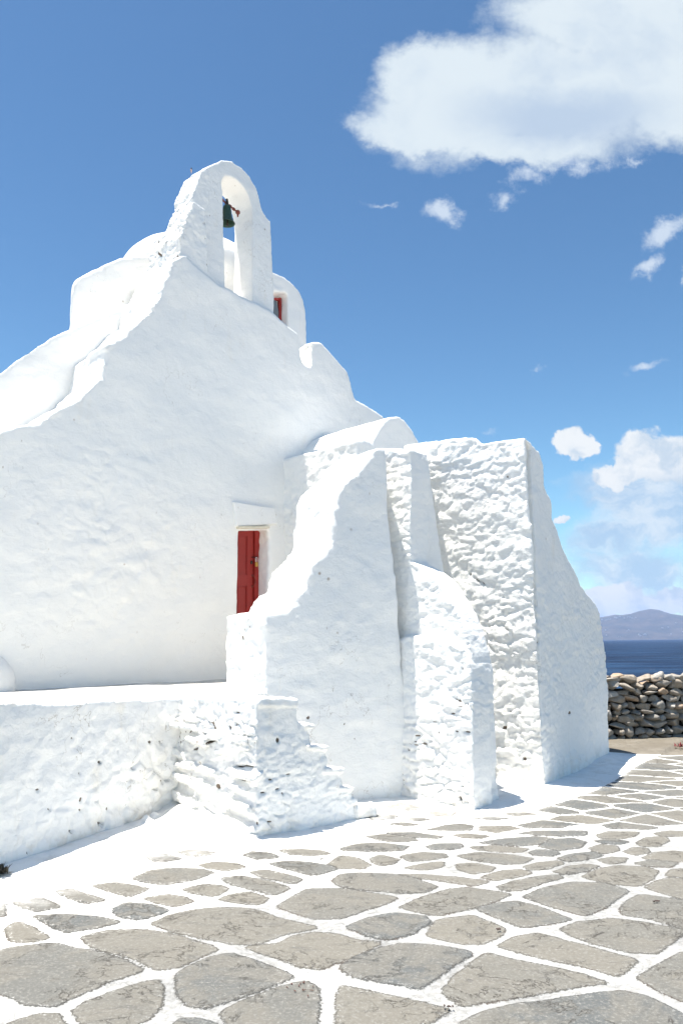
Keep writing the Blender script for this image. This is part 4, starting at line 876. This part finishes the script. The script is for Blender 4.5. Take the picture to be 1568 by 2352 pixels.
while z_ < .93:
    hc = rnd.uniform(.075, .135); s_ = -.9 + rnd.uniform(0, .1)
    while s_ < Lw:
        wdt = rnd.uniform(.11, .30); topz = .92 + .06 * math.sin(s_ * 2.3) + .05 * math.sin(s_ * 5.1 + 1)
        if z_ + hc * .4 < topz:
            for dep in (0.0, .26):
                if dep and rnd.random() < .15: continue
                hh_ = hc * rnd.uniform(.8, 1.3)
                c_ = WA + wd * (s_ + wdt / 2) - wn * (.12 + dep + rnd.uniform(-.03, .03)) + Vector((0, 0, z_ + hc / 2 + rnd.uniform(-.012, .012)))
                rock(bm, c_, (wdt * 1.24, rnd.uniform(.24, .34), hh_ * 1.34), rotw @ Matrix.Rotation(rnd.gauss(0, .12), 4, 'Y') @ Matrix.Rotation(rnd.gauss(0, .15), 4, 'X') @ Matrix.Rotation(rnd.gauss(0, .2), 4, 'Z'), rnd, lay)
        s_ += wdt * .98
    z_ += hc * .95; course += 1
for (sx, zz_, w_, h_) in [(.62, .97, .34, .13), (.42, .99, .2, .14), (1.15, 1.0, .28, .17), (1.38, .97, .26, .13), (.85, .96, .40, .10), (1.62, .98, .22, .15), (2.0, .98, .3, .15)]:
    rock(bm, WA + wd * sx - wn * .2 + Vector((0, 0, zz_)), (w_ * 1.3, .3, h_ * 1.3), rotw @ Matrix.Rotation(rnd.gauss(0, .25), 4, 'Y'), rnd, lay)
def rockmat():
    m, t, b = mat('fieldstone'); P = t.n('ShaderNodeNewGeometry').outputs['Position']; tn = t.attr('tone'); nz = t.noise(P, 14, 6, .7); n2_ = t.noise(t.scalev(P, (1, 1, 3)), 9, 5, .6)
    c1 = t.mix(t.ss(tn, .2, .6), (.25, .205, .155), (.26, .245, .22)); c1 = t.mix(t.ss(tn, .75, .95), c1, (.34, .235, .15)); c1 = t.mix(t.ss(tn, .12, .0), c1, (.44, .41, .37))
    c1 = t.mix(t.ss(nz, .35, .75, 0, .6), c1, (.44, .41, .37)); c1 = t.mix(t.ss(n2_, .45, .2, 0, .7), c1, (.06, .048, .04)); t.put(b.inputs['Base Color'], c1); b.inputs['Roughness'].default_value = .9; bump(t, b, t.m('ADD', nz, t.noise(P, 50, 4, .7)), .8, .01); return m
M_ROCK = rockmat(); obj('stones', bm, M_ROCK, wall_l, smooth=True)
bm = bmesh.new(); box(bm, WA + wd * (Lw / 2 - .4) - wn * .34 + Vector((0, 0, .38)), (Lw + .6, .12, .84), rotw); bmesh.ops.subdivide_edges(bm, edges=bm.edges[:], cuts=4)
obj('gap_shade_core', bm, simple('gap shade fill', (.03, .025, .02), 1, 0, .4, 12, 1), wall_l)  # near-black slab behind the stones: shade of the gaps put into its colour

# ============ haze over the strait
bm = bmesh.new(); ztop_h = 330.0; box(bm, (0, 4500, (ztop_h - 12) / 2), (22400, 15400, ztop_h + 12))
mh = bpy.data.materials.new('sea haze'); mh.use_nodes = True; th = NT(mh.node_tree); oh = th.n('ShaderNodeOutputMaterial'); pvn = th.n('ShaderNodeVolumePrincipled')
pvn.inputs['Color'].default_value = (.46, .64, 1.0, 1); pvn.inputs['Density'].default_value = 0.78e-4; pvn.inputs['Anisotropy'].default_value = .15; th.nt.links.new(pvn.outputs[0], oh.inputs['Volume'])
o = obj('haze', bm, mh); o['kind'] = 'stuff'

# ============ small things
def leafy(bm, c, n_, r_, rnd, flat=.5):
    for _ in range(n_):
        a = rnd.uniform(0, 6.28); e = rnd.uniform(.1, 1.3); L = r_ * rnd.uniform(.5, 1); d = Vector((math.cos(a) * math.cos(e), math.sin(a) * math.cos(e), math.sin(e))); s_ = d.cross(Vector((0, 0, 1))).normalized() * L * .16
        c2 = Vector(c) + Vector((rnd.gauss(0, r_ * .2), rnd.gauss(0, r_ * .2), 0)); p_ = [c2, c2 + d * L * .5 + s_, c2 + d * L, c2 + d * L * .5 - s_]
        bm.faces.new([bm.verts.new(q_) for q_ in p_])
wl = G(3, 2008, .05); bm = bmesh.new(); leafy(bm, wl, 60, .09, random.Random(2)); o = obj('weed', bm, simple('weed leaf', (.05, .045, .03), .8, 0, .4, 30, 0), loc=wl); tag(o, 'small dark weed growing at the foot of the terrace wall', 'weed')
rl = G(1561, 1720); bm = bmesh.new(); leafy(bm, rl + Vector((0, 0, .02)), 26, .09, random.Random(5)); o = obj('red_scrap', bm, simple('dark red scrap', (.16, .02, .025), .8, 0, .3, 30, 0), loc=rl); tag(o, 'small dark red object lying on the sandy strip before the stone wall', 'scrap')  # dark red spot of uncertain nature, built as crumpled leaves
M_DEB = simple('dry debris', (.06, .04, .035), .9, 0, .4, 80, .6)
for (x, y, r_, lb) in [(1506, 2073, .022, 'dark dry seed pod on the flagstone near the right edge'), (1145, 2137, .018, 'dark dry seed pod between two flagstones, centre right'), (1027, 2316, .018, 'dark dry seed pod on the white joint near the bottom')]:
    g_ = G(x, y, .012); bm = bmesh.new(); rg = random.Random(x)
    lay = bm.verts.layers.float.new('tone')
    for _ in range(5): rock(bm, g_ + Vector((rg.gauss(0, r_ * .6), rg.gauss(0, r_ * .3), .006)), (r_ * 1.2, r_ * .5, r_ * .5), Matrix.Rotation(rg.uniform(0, 3), 4, 'Z'), rg, lay)
    o = obj('seed_pod', bm, M_DEB, loc=g_); tag(o, lb, 'seed pod', 'dry seed pods on the paving')
rg = random.Random(77); g_ = G(695, 2268, .012); bm = bmesh.new(); lay = bm.verts.layers.float.new('tone')
for _ in range(12): rock(bm, g_ + Vector((rg.gauss(0, .03), rg.gauss(0, .045), .002)), (.022, .007, .005), Matrix.Rotation(rg.uniform(0, 3), 4, 'Z'), rg, lay)
o = obj('dry_leaf_litter', bm, simple('reddish litter', (.09, .035, .025), .9, 0, .3, 80, .3), loc=g_); tag(o, 'reddish crumbled leaf litter on a flagstone at the bottom', 'litter')
# bird on the belfry
bp = hit(439, 393, plane((P0.x, P0.y), FA, 1, .40))
bm = bmesh.new(); bmesh_v = []
ball(bm, bp + Vector((0, 0, .035)), (.026, .030, .042), None, 14); ball(bm, bp + Vector((.004, -.008, .085)), (.019, .021, .021), None, 12)
tube(bm, [bp + Vector((.006, -.026, .087)), bp + Vector((.008, -.045, .084))], [.005, .001], 6); tube(bm, [bp + Vector((0, .02, .02)), bp + Vector((0, .055, -.02))], [.014, .008], 6)
for s_ in (-.01, .01): tube(bm, [bp + Vector((s_, 0, .005)), bp + Vector((s_, -.004, -.05))], .0035, 6)
def birdmat():
    m, t, b = mat('bird plumage'); P = t.n('ShaderNodeNewGeometry').outputs['Position']; s_ = t.n('ShaderNodeSeparateXYZ'); t.put(s_.inputs[0], P)
    t.put(b.inputs['Base Color'], t.mix(t.ss(s_.outputs[2], bp.z + .032, bp.z + .040), (.40, .30, .27), (.02, .018, .02))); b.inputs['Roughness'].default_value = .8; return m
o = mass('bird', bm, birdmat(), loc=tuple(bp), voxel=.004, smooth=2, disp=lambda p, n: (np.zeros(len(p)), np.zeros(len(p)))); o.scale = (.6, .6, .6); tag(o, 'tiny dark headed bird perched on top of the bell arch', 'bird')
print('verts', sum(len(m_.vertices) for m_ in bpy.data.meshes))
